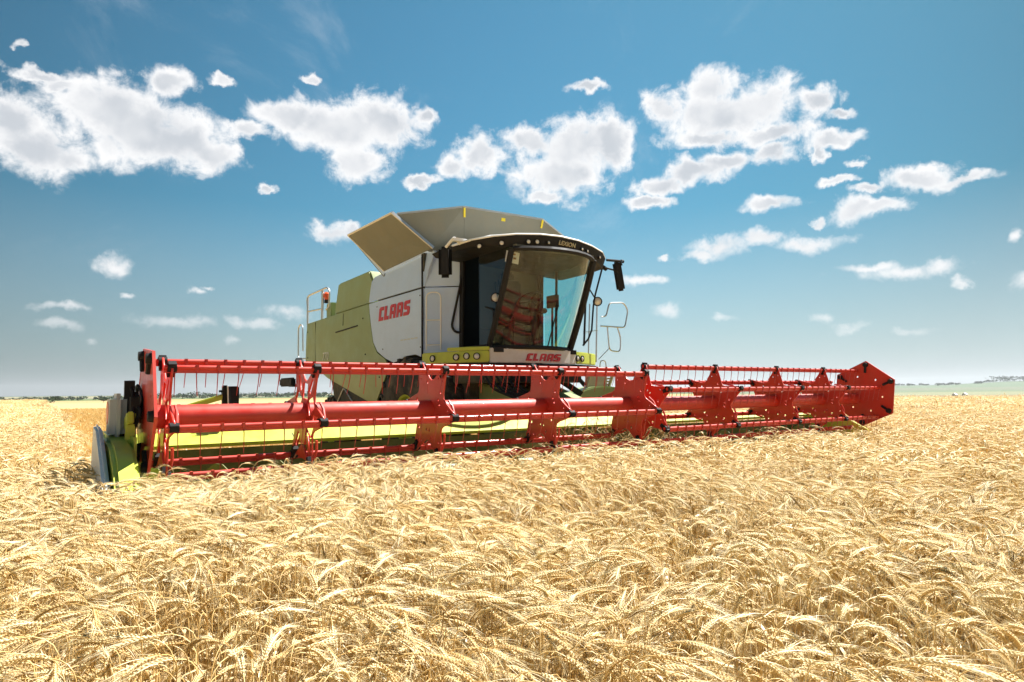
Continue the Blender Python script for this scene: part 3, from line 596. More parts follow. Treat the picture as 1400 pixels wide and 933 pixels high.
# feeder house
fh = MB(); fh.prism([(-0.72, 1.15, 0.35), (-0.72, 1.15, 1.25), (-0.72, 2.0, 1.50), (-0.72, 3.4, 1.75), (-0.72, 3.4, 1.1)], (1.25, 0, 0)); feeder = fh.build('feeder_house', M_green, ROOT, bevel=0.02)
fx = MB(); fx.box((-0.1, 1.7, 1.66), (1.1, 0.5, 0.12)); fx.bar((0.5, 2.2, 1.72), (0.85, 1.9, 1.40), 0.06, 0.10); fx.bar((0.85, 2.2, 1.85), (1.1, 2.1, 1.55), 0.05, 0.06)
for k in range(6): fx.tube(rounded([(-1.25+k*0.09, 1.75, 1.85), (-1.2+k*0.1, 1.5, 1.5), (-0.95+k*0.08, 1.25, 1.35)], 0.1), 0.018, 6)
fx.build('hydraulic_hoses', M_black, ROOT, smooth=True)
ub = MB(); ub.box((-0.2, 2.25, 1.72), (1.9, 0.9, 0.25)); ub.build('cab_underframe', M_dark, ROOT, bevel=0.02)
ffd = MB(); ffd.prism([(1.0 + 0.65*(1-math.cos(R(a)))/1.0 - 0.18, 2.0, 1.34 + 0.20*math.sin(R(a))) for a in range(0, 181, 15)], (0, 0.35, 0)); ffd.build('divider_hood', M_green, ROOT, bevel=0.02, smooth=True)
lad = MB()
for k in range(5): lad.box((1.46, 2.05+k*0.04, 1.72-k*0.05), (0.52, 0.02, 0.03))
lad.bar((1.2, 2.05, 1.75), (1.2, 2.2, 1.45), 0.03, 0.05); lad.bar((1.72, 2.05, 1.75), (1.72, 2.2, 1.45), 0.03, 0.05); lad.box((1.46, 2.2, 1.62), (0.5, 0.02, 0.30)); lad.build('access_ladder', mat('ladder_tread', (0.42, 0.38, 0.28), 0.6), ROOT)

# ------------------------------------------------------------------ cutting header
XL, XR = -5.78, 6.05
hb = MB(); hb.prism([(XL-0.05, 0.86, 0.955), (XL-0.05, 1.08, 1.075), (XL-0.05, 1.18, 1.03), (XL-0.05, 1.18, 0.90), (XL-0.05, 0.90, 0.93)], (XR-XL+0.1, 0, 0)); hbo = hb.build('header_beam', M_lime, ROOT, bevel=0.01, smooth=True)
for x in (-4.2, -2.55, -0.9, 0.9, 2.6, 4.3): MB().box((x, 0.985, 1.012), (0.012, 0.27, 0.02), Matrix.Rotation(R(28), 3, 'X')).build('seam', M_seal, hbo)
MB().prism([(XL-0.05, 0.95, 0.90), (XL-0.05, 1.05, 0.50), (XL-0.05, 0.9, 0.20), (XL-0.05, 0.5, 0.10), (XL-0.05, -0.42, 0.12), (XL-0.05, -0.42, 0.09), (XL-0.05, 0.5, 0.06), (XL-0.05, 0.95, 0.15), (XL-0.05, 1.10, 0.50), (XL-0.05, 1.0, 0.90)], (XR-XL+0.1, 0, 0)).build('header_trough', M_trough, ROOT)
au = MB(); au.lathe([(XL, 0.15), (XR, 0.15)], (0, 0.55, 0.48), 'X', 20)
vs = []; fs = []; n = 0
for (xa, xb, sgn) in ((XL+0.05, -0.7, 1), (0.7, XR-0.05, -1)):
    K = int((xb-xa)/0.55*14)
    for i in range(K+1):
        a = sgn*2*math.pi*i/14; x = xa+(xb-xa)*i/K
        for rr_, dxx in ((0.15, 0), (0.31, 0), (0.31, 0.008), (0.15, 0.008)): vs.append((x+dxx, 0.55+rr_*math.cos(a), 0.48+rr_*math.sin(a)))
        if i:
            for k in range(4): fs.append((n-4+k, n-4+(k+1) % 4, n+(k+1) % 4, n+k))
        n += 4
au.add(vs, fs); au.build('auger', M_auger, ROOT, smooth=True)
kn = MB(); kn.box(((XL+XR)/2, -0.44, 0.10), (XR-XL, 0.06, 0.02))
for i in range(150):
    x = XL + (XR-XL)*(i+0.5)/150; kn.prism([(x-0.015, -0.46, 0.10), (x+0.015, -0.46, 0.10), (x, -0.58, 0.09)], (0, 0, 0.015))
kn.build('knife_bar', M_steel, ROOT)
# left end: side plate, crop divider, drive box and hoses
XE = -5.86
le = MB(); le.prism([(XE, -0.30, 0.12), (XE, -0.42, 0.30), (XE, -0.10, 0.80), (XE, 0.35, 1.05), (XE, 0.45, 1.27), (XE, 1.15, 1.27), (XE, 1.25, 0.9), (XE, 1.15, 0.1)], (-0.05, 0, 0)); lep = le.build('end_plate', M_lime, ROOT, bevel=0.012)
dv = MB(); dv.prism([(-5.84, 1.0, 0.1), (-5.84, 1.0, 1.12), (-5.84, 0.3, 1.10), (-5.84, -0.25, 1.04), (-5.84, -0.5, 0.95), (-5.84, -0.85, 0.72), (-5.84, -0.9, 0.4)], (-0.17, 0, 0)); dv.build('crop_divider', M_lime, ROOT, bevel=0.03, smooth=True)
dw = MB(); dw.prism([(XE-0.17, 0.9, 0.3), (XE-0.17, 0.6, 1.20), (XE-0.17, 0.25, 1.17), (XE-0.17, -0.15, 1.0), (XE-0.17, -0.65, 0.78), (XE-0.17, -0.7, 0.3)], (-0.05, 0, 0)); dw.build('divider_cover', M_white, ROOT, bevel=0.02, smooth=True)
gb = MB(); gb.box((XE-0.06, 0.40, 1.27), (0.13, 0.36, 0.40)); gb.build('drive_cover', mat('grey_plastic', (0.42, 0.44, 0.45), 0.5), ROOT, bevel=0.05, smooth=True)
rdh = MB(); rdh.lathe([(0, 0.001), (0, 0.10), (0.02, 0.11)], (XE-0.13, 0.46, 1.30), 'X', 20); rdh.build('red_hub', M_red, ROOT, smooth=True)
hz = MB(); hz.bar((XE+0.03, 0.35, 1.0), (XE+0.02, 0.28, 1.58), 0.05, 0.08)
rng = random.Random(5)
for k in range(8):
    a = Vector((XE+0.02+rng.uniform(-.03, .05), 0.2+rng.uniform(-.1, .2), 1.05+rng.uniform(-.05, .1))); b = Vector((XE+0.05+rng.uniform(-.03, .03), 0.15+rng.uniform(0, .25), 1.58-k*0.03)); mid = (a+b)/2 + Vector((rng.uniform(-.02, .07), rng.uniform(-.25, .05), rng.uniform(0, .1)))
    hz.tube(rounded([a, mid, b, b+Vector((0.04, 0.2, -0.25))], 0.12, 5), 0.014, 6)
hz.box((XE+0.05, 0.16, 1.34), (0.07, 0.16, 0.2)); hz.build('hose_bundle', M_black, ROOT, smooth=True)
for xa_ in (XE+0.01, XR+0.12): MB().bar((xa_, 1.15, 1.0), (xa_, 0.0, 1.27), 0.05, 0.10).build('reel_arm', M_lime, ROOT, bevel=0.01)
re_ = MB(); re_.prism([(XR+0.1, -0.42, 0.10), (XR+0.1, -0.10, 0.7), (XR+0.1, 0.4, 0.95), (XR+0.1, 1.15, 1.1), (XR+0.1, 1.15, 0.1)], (0.05, 0, 0)); re_.build('end_plate', M_lime, ROOT, bevel=0.01)
la = MB(); la.bar((-5.33, 1.12, 1.30), (-4.83, 1.12, 1.45), 0.06, 0.055); la.build('folded_strut', M_lime, ROOT, bevel=0.01)
lb_ = MB(); lb_.box((-4.80, 1.10, 1.44), (0.10, 0.14, 0.20)); lb_.box((-4.88, 1.10, 1.44), (0.05, 0.08, 0.22)); lb_.bar((-4.95, 1.1, 1.49), (-4.88, 1.1, 1.49), 0.02, 0.02); lb_.build('strut_lock', M_black, ROOT, bevel=0.02, smooth=True)
MB().bar((-4.86, 1.02, 1.34), (-4.87, 1.02, 1.54), 0.012, 0.012).build('lock_edge', M_white, ROOT)
pst = MB(); pst.bar((XE+0.01, 0.1, 0.75), (XE+0.02, 0.1, 1.30), 0.05, 0.07); pst.box((XE+0.03, -0.05, 1.0), (0.02, 0.3, 0.22)); pst.build('end_bracket', M_lime, lep)

# reel ------------------------------------------------------------
RB, HZ = 0.524, 1.266
PHL, PHR = 8.2, 7.25      # rotation of the left and right reel half (degrees)
tb = MB(); tb.lathe([(-5.70, 0.001), (-5.70, 0.102), (0.02, 0.102), (0.02, 0.001)], (0, 0, HZ), 'X', 36); tb.build('reel_tube', M_red, ROOT, smooth=True)
tb = MB(); tb.lathe([(0.20, 0.001), (0.20, 0.102), (5.98, 0.102), (5.98, 0.001)], (0, 0, HZ), 'X', 36); tb.build('reel_tube', M_red, ROOT, smooth=True)
def plate(name, x, ph, solid, cut=False):
    out = []; ws_ = 0.045
    for k in range(6):
        a = k*60 - ph
        # local 2D frame: u = -Y, v = Z
        def P_(r_, s_, aa): return (r_*math.cos(R(aa)) - s_*math.sin(R(aa)), r_*math.sin(R(aa)) + s_*math.cos(R(aa)))
        out += [P_(RB-0.06, -0.062, a), P_(RB+0.015, -0.036, a), P_(RB+0.015, 0.036, a), P_(RB-0.06, 0.062, a)]
        for t in (0.12, 0.3, 0.5, 0.7, 0.88):
            rr_ = RB*(0.89 - 0.28*math.sin(math.pi*t)**0.72) * (1 if solid else 0.96); out.append((rr_*math.cos(R(a + 10 + 40*t)), rr_*math.sin(R(a + 10 + 40*t))))
    holes = []
    for k in range(6):
        a = R(k*60 - ph)
        if solid:
            for r_, da, hr in ((0.39, 0.13, 0.013), (0.305, -0.24, 0.020), (0.42, -0.09, 0.010)): holes.append(circle((r_*math.cos(a+da), r_*math.sin(a+da)), hr, 10))
        if solid and k in (0, 3, 4, 5):
            b = a + R(30)
            for e_ in (-.16, .16): holes.append([(0.175*math.cos(b+e_*.7), 0.175*math.sin(b+e_*.7)), (0.235*math.cos(b+e_*1.35), 0.235*math.sin(b+e_*1.35)), (0.235*math.cos(b+e_*.35), 0.235*math.sin(b+e_*.35))])
        if cut:
            b = a + R(30); holes.append([( (0.155)*math.cos(b-.55), 0.155*math.sin(b-.55)), (0.30*math.cos(b-.22), 0.30*math.sin(b-.22)), (0.30*math.cos(b+.22), 0.30*math.sin(b+.22)), (0.155*math.cos(b+.55), 0.155*math.sin(b+.55)), (0.14*math.cos(b), 0.14*math.sin(b))])
            holes.append([(r_*math.cos(a+d_), r_*math.sin(a+d_)) for r_, d_ in ((0.24, -.13), (0.40, -.06), (0.40, .06), (0.24, .13))])
    fr_ = Matrix(((0, 0, 1, x), (-1, 0, 0, 0), (0, 1, 0, HZ), (0, 0, 0, 1)))
    o = filled(name, out, holes, 0.012, fr_, M_red, ROOT)
    for k in range(6):
        cl = MB(); li = MB()
        a = R(k*60 - ph); c_ = Vector((x, -RB*math.cos(a), HZ + RB*math.sin(a)))
        cl.lathe([(-0.035, 0.030), (-0.035, 0.040), (0.035, 0.040), (0.035, 0.030)], c_, 'X', 12)
        d_ = Vector((0, -math.cos(a), math.sin(a))); cl.bar(c_ + d_*0.05, c_ - d_*0.085, 0.045, 0.06, up=(1, 0, 0))
        # curved finger from plate edge to the clamp
        a2 = a + 0.42
        li.tube([Vector((x+0.03, -0.36*math.cos(a2), HZ+0.36*math.sin(a2))), Vector((x+0.035, -0.42*math.cos(a+.24), HZ+0.42*math.sin(a+.24))), Vector((x+0.03, -(RB-.05)*math.cos(a+.04), HZ+(RB-.05)*math.sin(a+.04)))], 0.013, 6)
        cl.build('clamp', M_black, o, smooth=True); li.build('link', M_red, o, smooth=True)
    return o
XSL = [-4.3875, -3.0219, -1.4574, 0.0]; XSR = [0.262, 1.787, 3.37, 4.786]
for i, x in enumerate(XSL): plate('reel_plate', x, PHL, i >= 1, cut=(i < 1))
for x in XSR: plate('reel_plate', x, PHR - 30, True)
plate('reel_plate', -5.60, PHL, False, cut=True)
# end shields: hexagonal sheets with rolled rim
def shield(x, cy, cz, rad, ph):
    hx = [(rad*math.cos(R(60*k+ph)), rad*math.sin(R(60*k+ph))) for k in range(6)]
    hol = [circle((0.33*math.cos(R(60*k+ph+25)), 0.33*math.sin(R(60*k+ph+25))), 0.02, 10) for k in range(6)]
    fr_ = Matrix(((0, 0, 1, x), (-1, 0, 0, cy), (0, 1, 0, cz), (0, 0, 0, 1)))
    o = filled('reel_end_shield', hx, hol, 0.012, fr_, M_red, ROOT)
    rm = MB(); P_ = [Vector((x, cy-a, cz+b)) for a, b in hx]
    for a, b in zip(P_, P_[1:]+P_[:1]): rm.bar(a, b, 0.024, 0.010, up=(0, (a.y+b.y)/2-cy, (a.z+b.z)/2-cz))
    rm.build('rim', M_red, o)
    for k in range(6):
        bk = MB(); a = R(60*k+ph); r2 = rad-0.07; c_ = Vector((x-0.02, cy-r2*math.cos(a), cz+r2*math.sin(a))); bk.lathe([(-0.03, 0.001), (-0.03, 0.04), (0.02, 0.05)], c_, 'X', 12); bk.tube([c_, Vector((x-0.02, cy, cz)).lerp(c_, 0.72)], 0.022, 6)
        bk.build('bearing', M_black, o, smooth=True)
    return o
shield(5.98, -0.17, 1.36, 0.60, 84); shield(-5.74, -0.02, 1.33, 0.58, 55)
# six bats on each half, with their wire tines
bat_list = []
for (x0, x1, ph) in ((-5.66, 0.03, PHL), (0.23, 5.95, PHR - 30)):
    for k in range(6):
        a = R(k*60 - ph); y = -RB*math.cos(a); z = HZ + RB*math.sin(a)
        b = MB(); b.tube([(x0, y, z), (x1, y, z)], 0.021, 12)
        b.box(((x0+x1)/2, y+0.004, z-0.026), (x1-x0, 0.008, 0.04))
        nt = 34; xs = [x0 + (x1-x0)*(i+0.5)/nt for i in range(nt)]
        for x in xs: b.box((x, y, z), (0.022, 0.052, 0.050)); 
        bo = b.build('reel_bat', M_red, ROOT, smooth=True)
        bat_list.append((bo, y, z, xs))
tn = MB(); tn.tube([(0, 0, -0.02), (0, -0.012, -0.06), (0, 0.006, -0.15), (0.0, 0.03, -0.235)], [0.005, 0.0045, 0.004, 0.003], 5, cap=False)
tme = bpy.data.meshes.new('tine'); tme.from_pydata(tn.v, [], tn.f); tme.materials.append(M_tine)
alltines = []
for bo, y, z, xs in bat_list:
    if z < 1.0: continue
    for x in xs: alltines.append(((Vector((x, y, z)) - CAM).length + (0 if x < 0 and z > 1.2 else 4), bo, x, y, z))
alltines.sort(key=lambda t_: t_[0])
rt_ = random.Random(3)
for d_, bo, x, y, z in alltines[:100]:
    o = bpy.data.objects.new('tine', tme); COL.objects.link(o); o.parent = bo; o.location = (x, y, z)
    o.rotation_euler = (rt_.uniform(-.1, .1), rt_.uniform(-.05, .05), rt_.uniform(-.5, .5))
rest = MB()
for d_, bo, x, y, z in alltines[100:]: rest.add([(x+v[0]+v[2]*dd0, y+v[1], z+v[2]) for dd0 in [rt_.uniform(-.06, .06)] for v in tn.v], tn.f)
for bo, y, z, xs in bat_list:
    if z < 1.0:
        for x in xs: rest.add([(x+v[0], y+v[1], z+v[2]) for v in tn.v], tn.f)
ro = rest.build('tines', M_tine, ROOT, fix=False); ro['kind'] = 'stuff'

# ------------------------------------------------------------------ wheat
def straw_mat(name, c1, c2, c3):
    m_ = bpy.data.materials.new(name); m_.use_nodes = True; m_.node_tree.nodes.clear(); t = NT(m_.node_tree)
    rnd = t.n('ShaderNodeObjectInfo').outputs['Random']; pos = t.n('ShaderNodeNewGeometry').outputs['Position']
    big = t.noise(pos, 0.9, 3, 0.6)
    c_ = t.mix(t.ramp(rnd, 0.05, 0.95), (*c1, 1), (*c2, 1)); c_ = t.mix(t.math('MULTIPLY', t.ramp(big, 0.45, 0.75), 0.5), c_, (*c3, 1)); c_ = t.mix(t.ramp(rnd, 0.93, 0.95), c_, (c2[0]*0.62, c2[1]*0.58, c2[2]*0.5, 1))
    d = t.n('ShaderNodeBsdfDiffuse', inp={0: c_}); tl = t.n('ShaderNodeBsdfTranslucent', inp={0: c_}); gl = t.n('ShaderNodeBsdfGlossy', inp={0: (1, .95, .85, 1), 1: 0.42})
    a = t.n('ShaderNodeMixShader', inp={0: 0.20, 1: d.outputs[0], 2: tl.outputs[0]}); b = t.n('ShaderNodeMixShader', inp={0: 0.05, 1: a.outputs[0], 2: gl.outputs[0]})
    t.n('ShaderNodeOutputMaterial', inp={0: b.outputs[0]}); return m_
M_head = straw_mat('ripe_ear', (0.93, 0.76, 0.43), (0.82, 0.58, 0.25), (0.97, 0.87, 0.59))
M_awn = straw_mat('awn', (0.97, 0.86, 0.58), (0.93, 0.76, 0.42), (0.98, 0.92, 0.72))
M_stem = straw_mat('straw', (0.80, 0.58, 0.25), (0.66, 0.42, 0.14), (0.86, 0.68, 0.34))
M_leaf = straw_mat('dry_leaf', (0.74, 0.58, 0.32), (0.60, 0.42, 0.20), (0.80, 0.66, 0.40))
def frame_of(d):
    d = d/np.linalg.norm(d); x = np.cross(d, [0.0, 1.0, 0.01]); x /= np.linalg.norm(x); return x, np.cross(d, x)
def plant(rg, lod):
    V = []; F = []; MI = []
    def add(vs, fs, mi):
        o = len(V); V.extend([tuple(v) for v in vs]); F.extend([tuple(i+o for i in f) for f in fs]); MI.extend([mi]*len(fs))
    H = rg.uniform(0.70, 0.80); neck = rg.uniform(0.05, 0.11); headL = rg.uniform(0.085, 0.115)
    phi0 = rg.uniform(0.02, 0.16); phin = rg.uniform(1.1, 2.2) if rg.random() < 0.95 else rg.uniform(0.5, 0.9); curl = rg.uniform(0.3, 1.0)
    def path(n1, n2, n3):
        p = np.array([0., 0., 0.]) ; pts = [p.copy()]; ds = []
        segs = [(H/n1, phi0*(0.3+0.7*i/n1)) for i in range(n1)] + [(neck/n2, phi0 + (phin-phi0)*(i+1)/n2) for i in range(n2)]
        for L_, ph in segs:
            d = np.array([math.sin(ph), 0, math.cos(ph)]); ds.append(d); p = p + d*L_; pts.append(p.copy())
        hp = [p.copy()]; hd = []
        for i in range(n3):
            ph = phin + curl*(i+0.5)/n3; d = np.array([math.sin(ph), 0, math.cos(ph)]); hd.append(d); p = p + d*headL/n3; hp.append(p.copy())
        return pts, ds, hp, hd
    if lod == 0: pts, ds, hp, hd = path(4, 4, 10)
    elif lod == 1: pts, ds, hp, hd = path(2, 2, 4)
    else: pts, ds, hp, hd = path(1, 1, 2)
    z0 = 0 if lod == 0 else (0.25 if lod == 1 else 0.4)
    # stem
    rs = 0.0017 if lod == 0 else (0.0028 if lod == 1 else 0.004); ns = 3; vs = []; fs = []
    for i, p in enumerate(pts):
        d = ds[min(i, len(ds)-1)]; x, y = frame_of(d); q = p.copy()
        if i == 0: q[2] = z0; q[0] += 0
        for k in range(ns): a = 2*math.pi*k/ns; vs.append(q + (x*math.cos(a)+y*math.sin(a))*rs)
    for i in range(len(pts)-1):
        for k in range(ns): fs.append((i*ns+k, i*ns+(k+1) % ns, (i+1)*ns+(k+1) % ns, (i+1)*ns+k))
    add(vs, fs, 2)
    # ear
    n = len(hp); sd_ = 6 if lod == 0 else (4 if lod == 1 else 3); R0 = 0.0062 if lod == 0 else (0.0078 if lod == 1 else 0.011)
    if lod == 0:
        nk = 11
        for r_ in range(4):
            for j in range(nk):
                t = (j + (0.5 if r_ % 2 else 0.0) + 0.2)/(nk+0.4); ii = min(len(hd)-1, int(t*len(hd))); p = hp[ii] + (hp[ii+1]-hp[ii])*(t*len(hd)-ii); d = hd[ii]; x, y = frame_of(d)
                a = r_*math.pi/2 + 0.3; o_ = (x*math.cos(a)*0.85 + y*math.sin(a)*1.1); k_ = d*0.93 + o_*0.36; k_ /= np.linalg.norm(k_); sz = (0.55+0.45*math.sin(math.pi*min(1, t*0.85+0.12)))*rg.uniform(.9, 1.1)
                c_ = p + o_*0.0030*sz; u_ = np.cross(k_, o_); u_ /= np.linalg.norm(u_)+1e-9; v_ = np.cross(k_, u_); L2 = 0.0125*sz; w2 = 0.0033*sz
                b_ = c_ + k_*L2*0.42
                add([c_, b_+u_*w2, b_+v_*w2*0.8, b_-u_*w2, b_-v_*w2*0.8, c_+k_*L2], [(0, 2, 1), (0, 3, 2), (0, 4, 3), (0, 1, 4), (5, 1, 2), (5, 2, 3), (5, 3, 4), (5, 4, 1)], 0)
        R0 = 0.0032
    vs = []; fs = []; rings = []
    m_sub = 2 if lod == 0 else 1
    P_ = []; D_ = []
    for i in range(n-1):
        for s_ in range(m_sub): P_.append(hp[i] + (hp[i+1]-hp[i])*s_/m_sub); D_.append(hd[i])
    P_.append(hp[-1]); D_.append(hd[-1]); K = len(P_)
    for i, p in enumerate(P_):
        t = i/(K-1); prof = math.sin(math.pi*min(1, (t*0.92+0.06)))**0.5; x, y = frame_of(D_[i]); bump = 1.0
        if lod == 0: bump = 1.22 if i % 2 else 0.72
        for k in range(sd_):
            a = 2*math.pi*k/sd_; rr_ = R0*prof*bump*(1.15 if k % 2 else 0.9); vs.append(p + (x*math.cos(a)*0.8 + y*math.sin(a)*1.15)*rr_)
    for i in range(K-1):
        for k in range(sd_): fs.append((i*sd_+k, i*sd_+(k+1) % sd_, (i+1)*sd_+(k+1) % sd_, (i+1)*sd_+k))
    add(vs, fs, 0)
    # awns
    na = {0: 22, 1: 8, 2: 3}[lod]; wa = {0: 0.00055, 1: 0.0016, 2: 0.0038}[lod]
    for j in range(na):
        t = (j+0.5)/na; i = min(len(hd)-1, int(t*len(hd))); p = hp[i] + (hp[i+1]-hp[i])*(t*len(hd)-i); d = hd[i]; x, y = frame_of(d)
        sgn = 1 if j % 2 else -1; spread = rg.uniform(0.10, 0.34); lift = rg.uniform(-0.14, 0.22)
        dd_ = d + y*sgn*spread + x*lift*0.8; dd_ /= np.linalg.norm(dd_); La = rg.uniform(0.07, 0.12)*(1.0 if lod == 0 else 0.9)
        p1 = p + dd_*La*0.5; dd2 = dd_ + np.array([0, 0, -0.22]) + y*sgn*0.08; dd2 /= np.linalg.norm(dd2); p2 = p1 + dd2*La*0.5
        side_ = np.cross(dd_, np.array([rg.uniform(-1, 1), rg.uniform(-1, 1), rg.uniform(-1, 1)])); side_ /= np.linalg.norm(side_)+1e-9
        add([p+side_*wa, p-side_*wa, p1-side_*wa*0.8, p1+side_*wa*0.8, p2], [(0, 1, 2, 3), (3, 2, 4)], 1)
    # leaves
    if lod < 2:
        for j in range(2 if lod == 0 else 1):
            if rg.random() < 0.25: continue
            z = rg.uniform(0.30, 0.62); az_ = rg.uniform(0, 6.28); dirh = np.array([math.cos(az_), math.sin(az_), 0]); p = np.array([phi0*0.5*z, 0, z]); vs = []; fs = []; L_ = rg.uniform(0.12, 0.22); nn_ = 5 if lod == 0 else 3; el_ = rg.uniform(0.9, 1.35); sdv = np.cross(dirh, [0, 0, 1]); wd = rg.uniform(0.004, 0.007)*(1 if lod == 0 else 1.3); tw_ = rg.uniform(-1.5, 1.5)
            for i in range(nn_+1):
                t = i/nn_; e_ = el_ - t*rg.uniform(1.6, 2.6); s2 = sdv*math.cos(tw_*t) + np.array([0, 0, 1])*math.sin(tw_*t); w_ = wd*(1-t**2*0.95); vs += [p+s2*w_, p-s2*w_]; p = p + (dirh*math.cos(e_) + np.array([0, 0, 1])*math.sin(e_))*L_/nn_
            for i in range(nn_): fs.append((2*i, 2*i+1, 2*i+3, 2*i+2))
            add(vs, fs, 3)
    return V, F, MI
def to_mesh(name, V, F, MI, mats_):
    me = bpy.data.meshes.new(name); me.from_pydata(V, [], F)
    for m_ in mats_: me.materials.append(m_)
    me.polygons.foreach_set('material_index', MI); me.polygons.foreach_set('use_smooth', [True]*len(F)); me.update(); return me
WM = [M_head, M_awn, M_stem, M_leaf]
def variants(lod, n, seed):
    rg = random.Random(seed); c_ = bpy.data.collections.new('wheat_plants_%d' % lod)
    for i in range(n):
        me = to_mesh('wheat_plant', *plant(rg, lod), WM); o = bpy.data.objects.new('wheat_plant', me); c_.objects.link(o)
    return c_
def patches(n, seed, lod, count, size):
    rg = random.Random(seed); c_ = bpy.data.collections.new('wheat_patches_%d' % lod)
    for i in range(n):
        V = []; F = []; MI = []
        base = [plant(rg, lod) for _ in range(10)]
        for k in range(count):
            v, f, mi = base[rg.randrange(10)]; a = rg.uniform(0, 6.28); ox, oy = rg.uniform(-size/2, size/2), rg.uniform(-size/2, size/2); s_ = rg.uniform(0.92, 1.1); ca_, sa_ = math.cos(a), math.sin(a); o = len(V)
            V += [(ox+(x*ca_-y*sa_)*s_, oy+(x*sa_+y*ca_)*s_, z*s_) for x, y, z in v]; F += [tuple(q+o for q in ff) for ff in f]; MI += mi
        me = to_mesh('wheat_patch', V, F, MI, WM); o = bpy.data.objects.new('wheat_patch', me); c_.objects.link(o)
    return c_
def scatter(name, coll, pts, rots, scl, kindlabel):
    me = bpy.data.meshes.new(name); me.from_pydata(pts.tolist(), [], [])
    a = me.attributes.new('rot', 'FLOAT_VECTOR', 'POINT'); a.data.foreach_set('vector', rots.astype(np.float32).reshape(-1))
    a = me.attributes.new('scl', 'FLOAT', 'POINT'); a.data.foreach_set('value', scl.astype(np.float32))
    o = link(name, me); o['kind'] = 'stuff'; o['label'] = kindlabel; o['category'] = 'crop'
    ng = bpy.data.node_groups.new(name, 'GeometryNodeTree'); ng.interface.new_socket('Geometry', in_out='INPUT', socket_type='NodeSocketGeometry'); ng.interface.new_socket('Geometry', in_out='OUTPUT', socket_type='NodeSocketGeometry')
    gi = ng.nodes.new('NodeGroupInput'); go = ng.nodes.new('NodeGroupOutput'); ip = ng.nodes.new('GeometryNodeInstanceOnPoints'); ci = ng.nodes.new('GeometryNodeCollectionInfo')
    ci.inputs['Collection'].default_value = coll; ci.inputs['Separate Children'].default_value = True; ci.inputs['Reset Children'].default_value = True
    ip.inputs['Pick Instance'].default_value = True
    ar_ = ng.nodes.new('GeometryNodeInputNamedAttribute'); ar_.data_type = 'FLOAT_VECTOR'; ar_.inputs['Name'].default_value = 'rot'
    as_ = ng.nodes.new('GeometryNodeInputNamedAttribute'); as_.data_type = 'FLOAT'; as_.inputs['Name'].default_value = 'scl'
    e2r = ng.nodes.new('FunctionNodeEulerToRotation'); L_ = ng.links
    L_.new(gi.outputs[0], ip.inputs['Points']); L_.new(ci.outputs[0], ip.inputs['Instance']); L_.new(ar_.outputs['Attribute'], e2r.inputs[0]); L_.new(e2r.outputs[0], ip.inputs['Rotation']); L_.new(as_.outputs['Attribute'], ip.inputs['Scale'])
    L_.new(ip.outputs[0], go.inputs[0]); md = o.modifiers.new('scatter', 'NODES'); md.node_group = ng
    return o
rs = np.random.RandomState(11)
def vnoise(x, y, s, seed):
    """smooth value noise in numpy"""
    r2 = np.random.RandomState(seed); T = r2.rand(64, 64); xx = x/s; yy = y/s; xi = np.floor(xx).astype(int); yi = np.floor(yy).astype(int); fx = xx-xi; fy = yy-yi; fx = fx*fx*(3-2*fx); fy = fy*fy*(3-2*fy)
    g_ = lambda a, b: T[a % 64, b % 64]
    return (g_(xi, yi)*(1-fx)+g_(xi+1, yi)*fx)*(1-fy) + (g_(xi, yi+1)*(1-fx)+g_(xi+1, yi+1)*fx)*fy
def in_crop(x, y):
    """standing wheat: everything except the swath the machine has cut"""
    cut = (x > XL-0.22) & (x < XR+0.22) & (y > -0.50)
    mach = (x > -6.14) & (x <= XL-0.02) & (y > -0.95) & (y < 1.3)
    return ~(cut | mach)
def region(d0, d1, a0, a1, dens):
    A_ = (d1*d1-d0*d0)/2*math.radians(a1-a0); n = int(A_*dens)
    d = np.sqrt(rs.uniform(d0*d0, d1*d1, n)); a = np.radians(rs.uniform(a0, a1, n)); return CAM.x+d*np.sin(a), CAM.y+d*np.cos(a), d, a
def make_points(d0, d1, a0, a1, dens, scale=1.0, gaps=True):
    x, y, d, a = region(d0, d1, a0, a1, dens); k = in_crop(x, y)
    if gaps:
        gap = vnoise(x+50, y+50, 0.28, 1)*0.6 + vnoise(x+50, y+50, 0.9, 2)*0.4; k &= rs.rand(len(x)) < np.clip(1.5 - 1.35*sstep(gap, 0.5, 0.78), 0.15, 1)
    x, y = x[k], y[k]; n = len(x)
    hn = 0.93 + 0.09*vnoise(x, y, 0.55, 4) + 0.05*vnoise(x, y, 2.5, 5)
    z = terrain_h(x, y)
    nodaz = (vnoise(x, y, 0.8, 7)*2.2 - 1.1)*math.pi + rs.normal(0, 0.75, n)
    rot = np.stack([rs.normal(0, 0.07, n), rs.normal(0, 0.07, n), nodaz], -1)
    # lodged clumps lean over together
    lean = sstep(vnoise(x, y, 1.3, 9), 0.60, 0.90)*0.45; la_ = vnoise(x, y, 3.0, 10)*6.28
    rot[:, 0] += lean*np.cos(la_); rot[:, 1] += lean*np.sin(la_)
    return np.stack([x, y, z], -1), rot, hn*(1.05 - 0.28*rs.rand(n)**1.6 - 0.16*(rs.rand(n) < 0.22))*scale
W0 = variants(0, 16, 21); W1 = variants(1, 14, 22); W2 = patches(6, 23, 2, 110, 1.2)
scatter('wheat_crop', W0, *make_points(0.55, 6.5, -14, 86, 760), 'ripe bearded wheat with nodding ears filling the foreground')
scatter('wheat_crop', W1, *make_points(6.5, 24, -12, 84, 260), 'ripe golden wheat standing in front of and beside the machine')
p1 = make_points(24, 75, -9, 2.5, 1.3, gaps=False); p2 = make_points(24, 62, 52, 80, 1.3, gaps=False); p3 = make_points(75, 230, -6, 1.5, 0.35, 1.0, False)
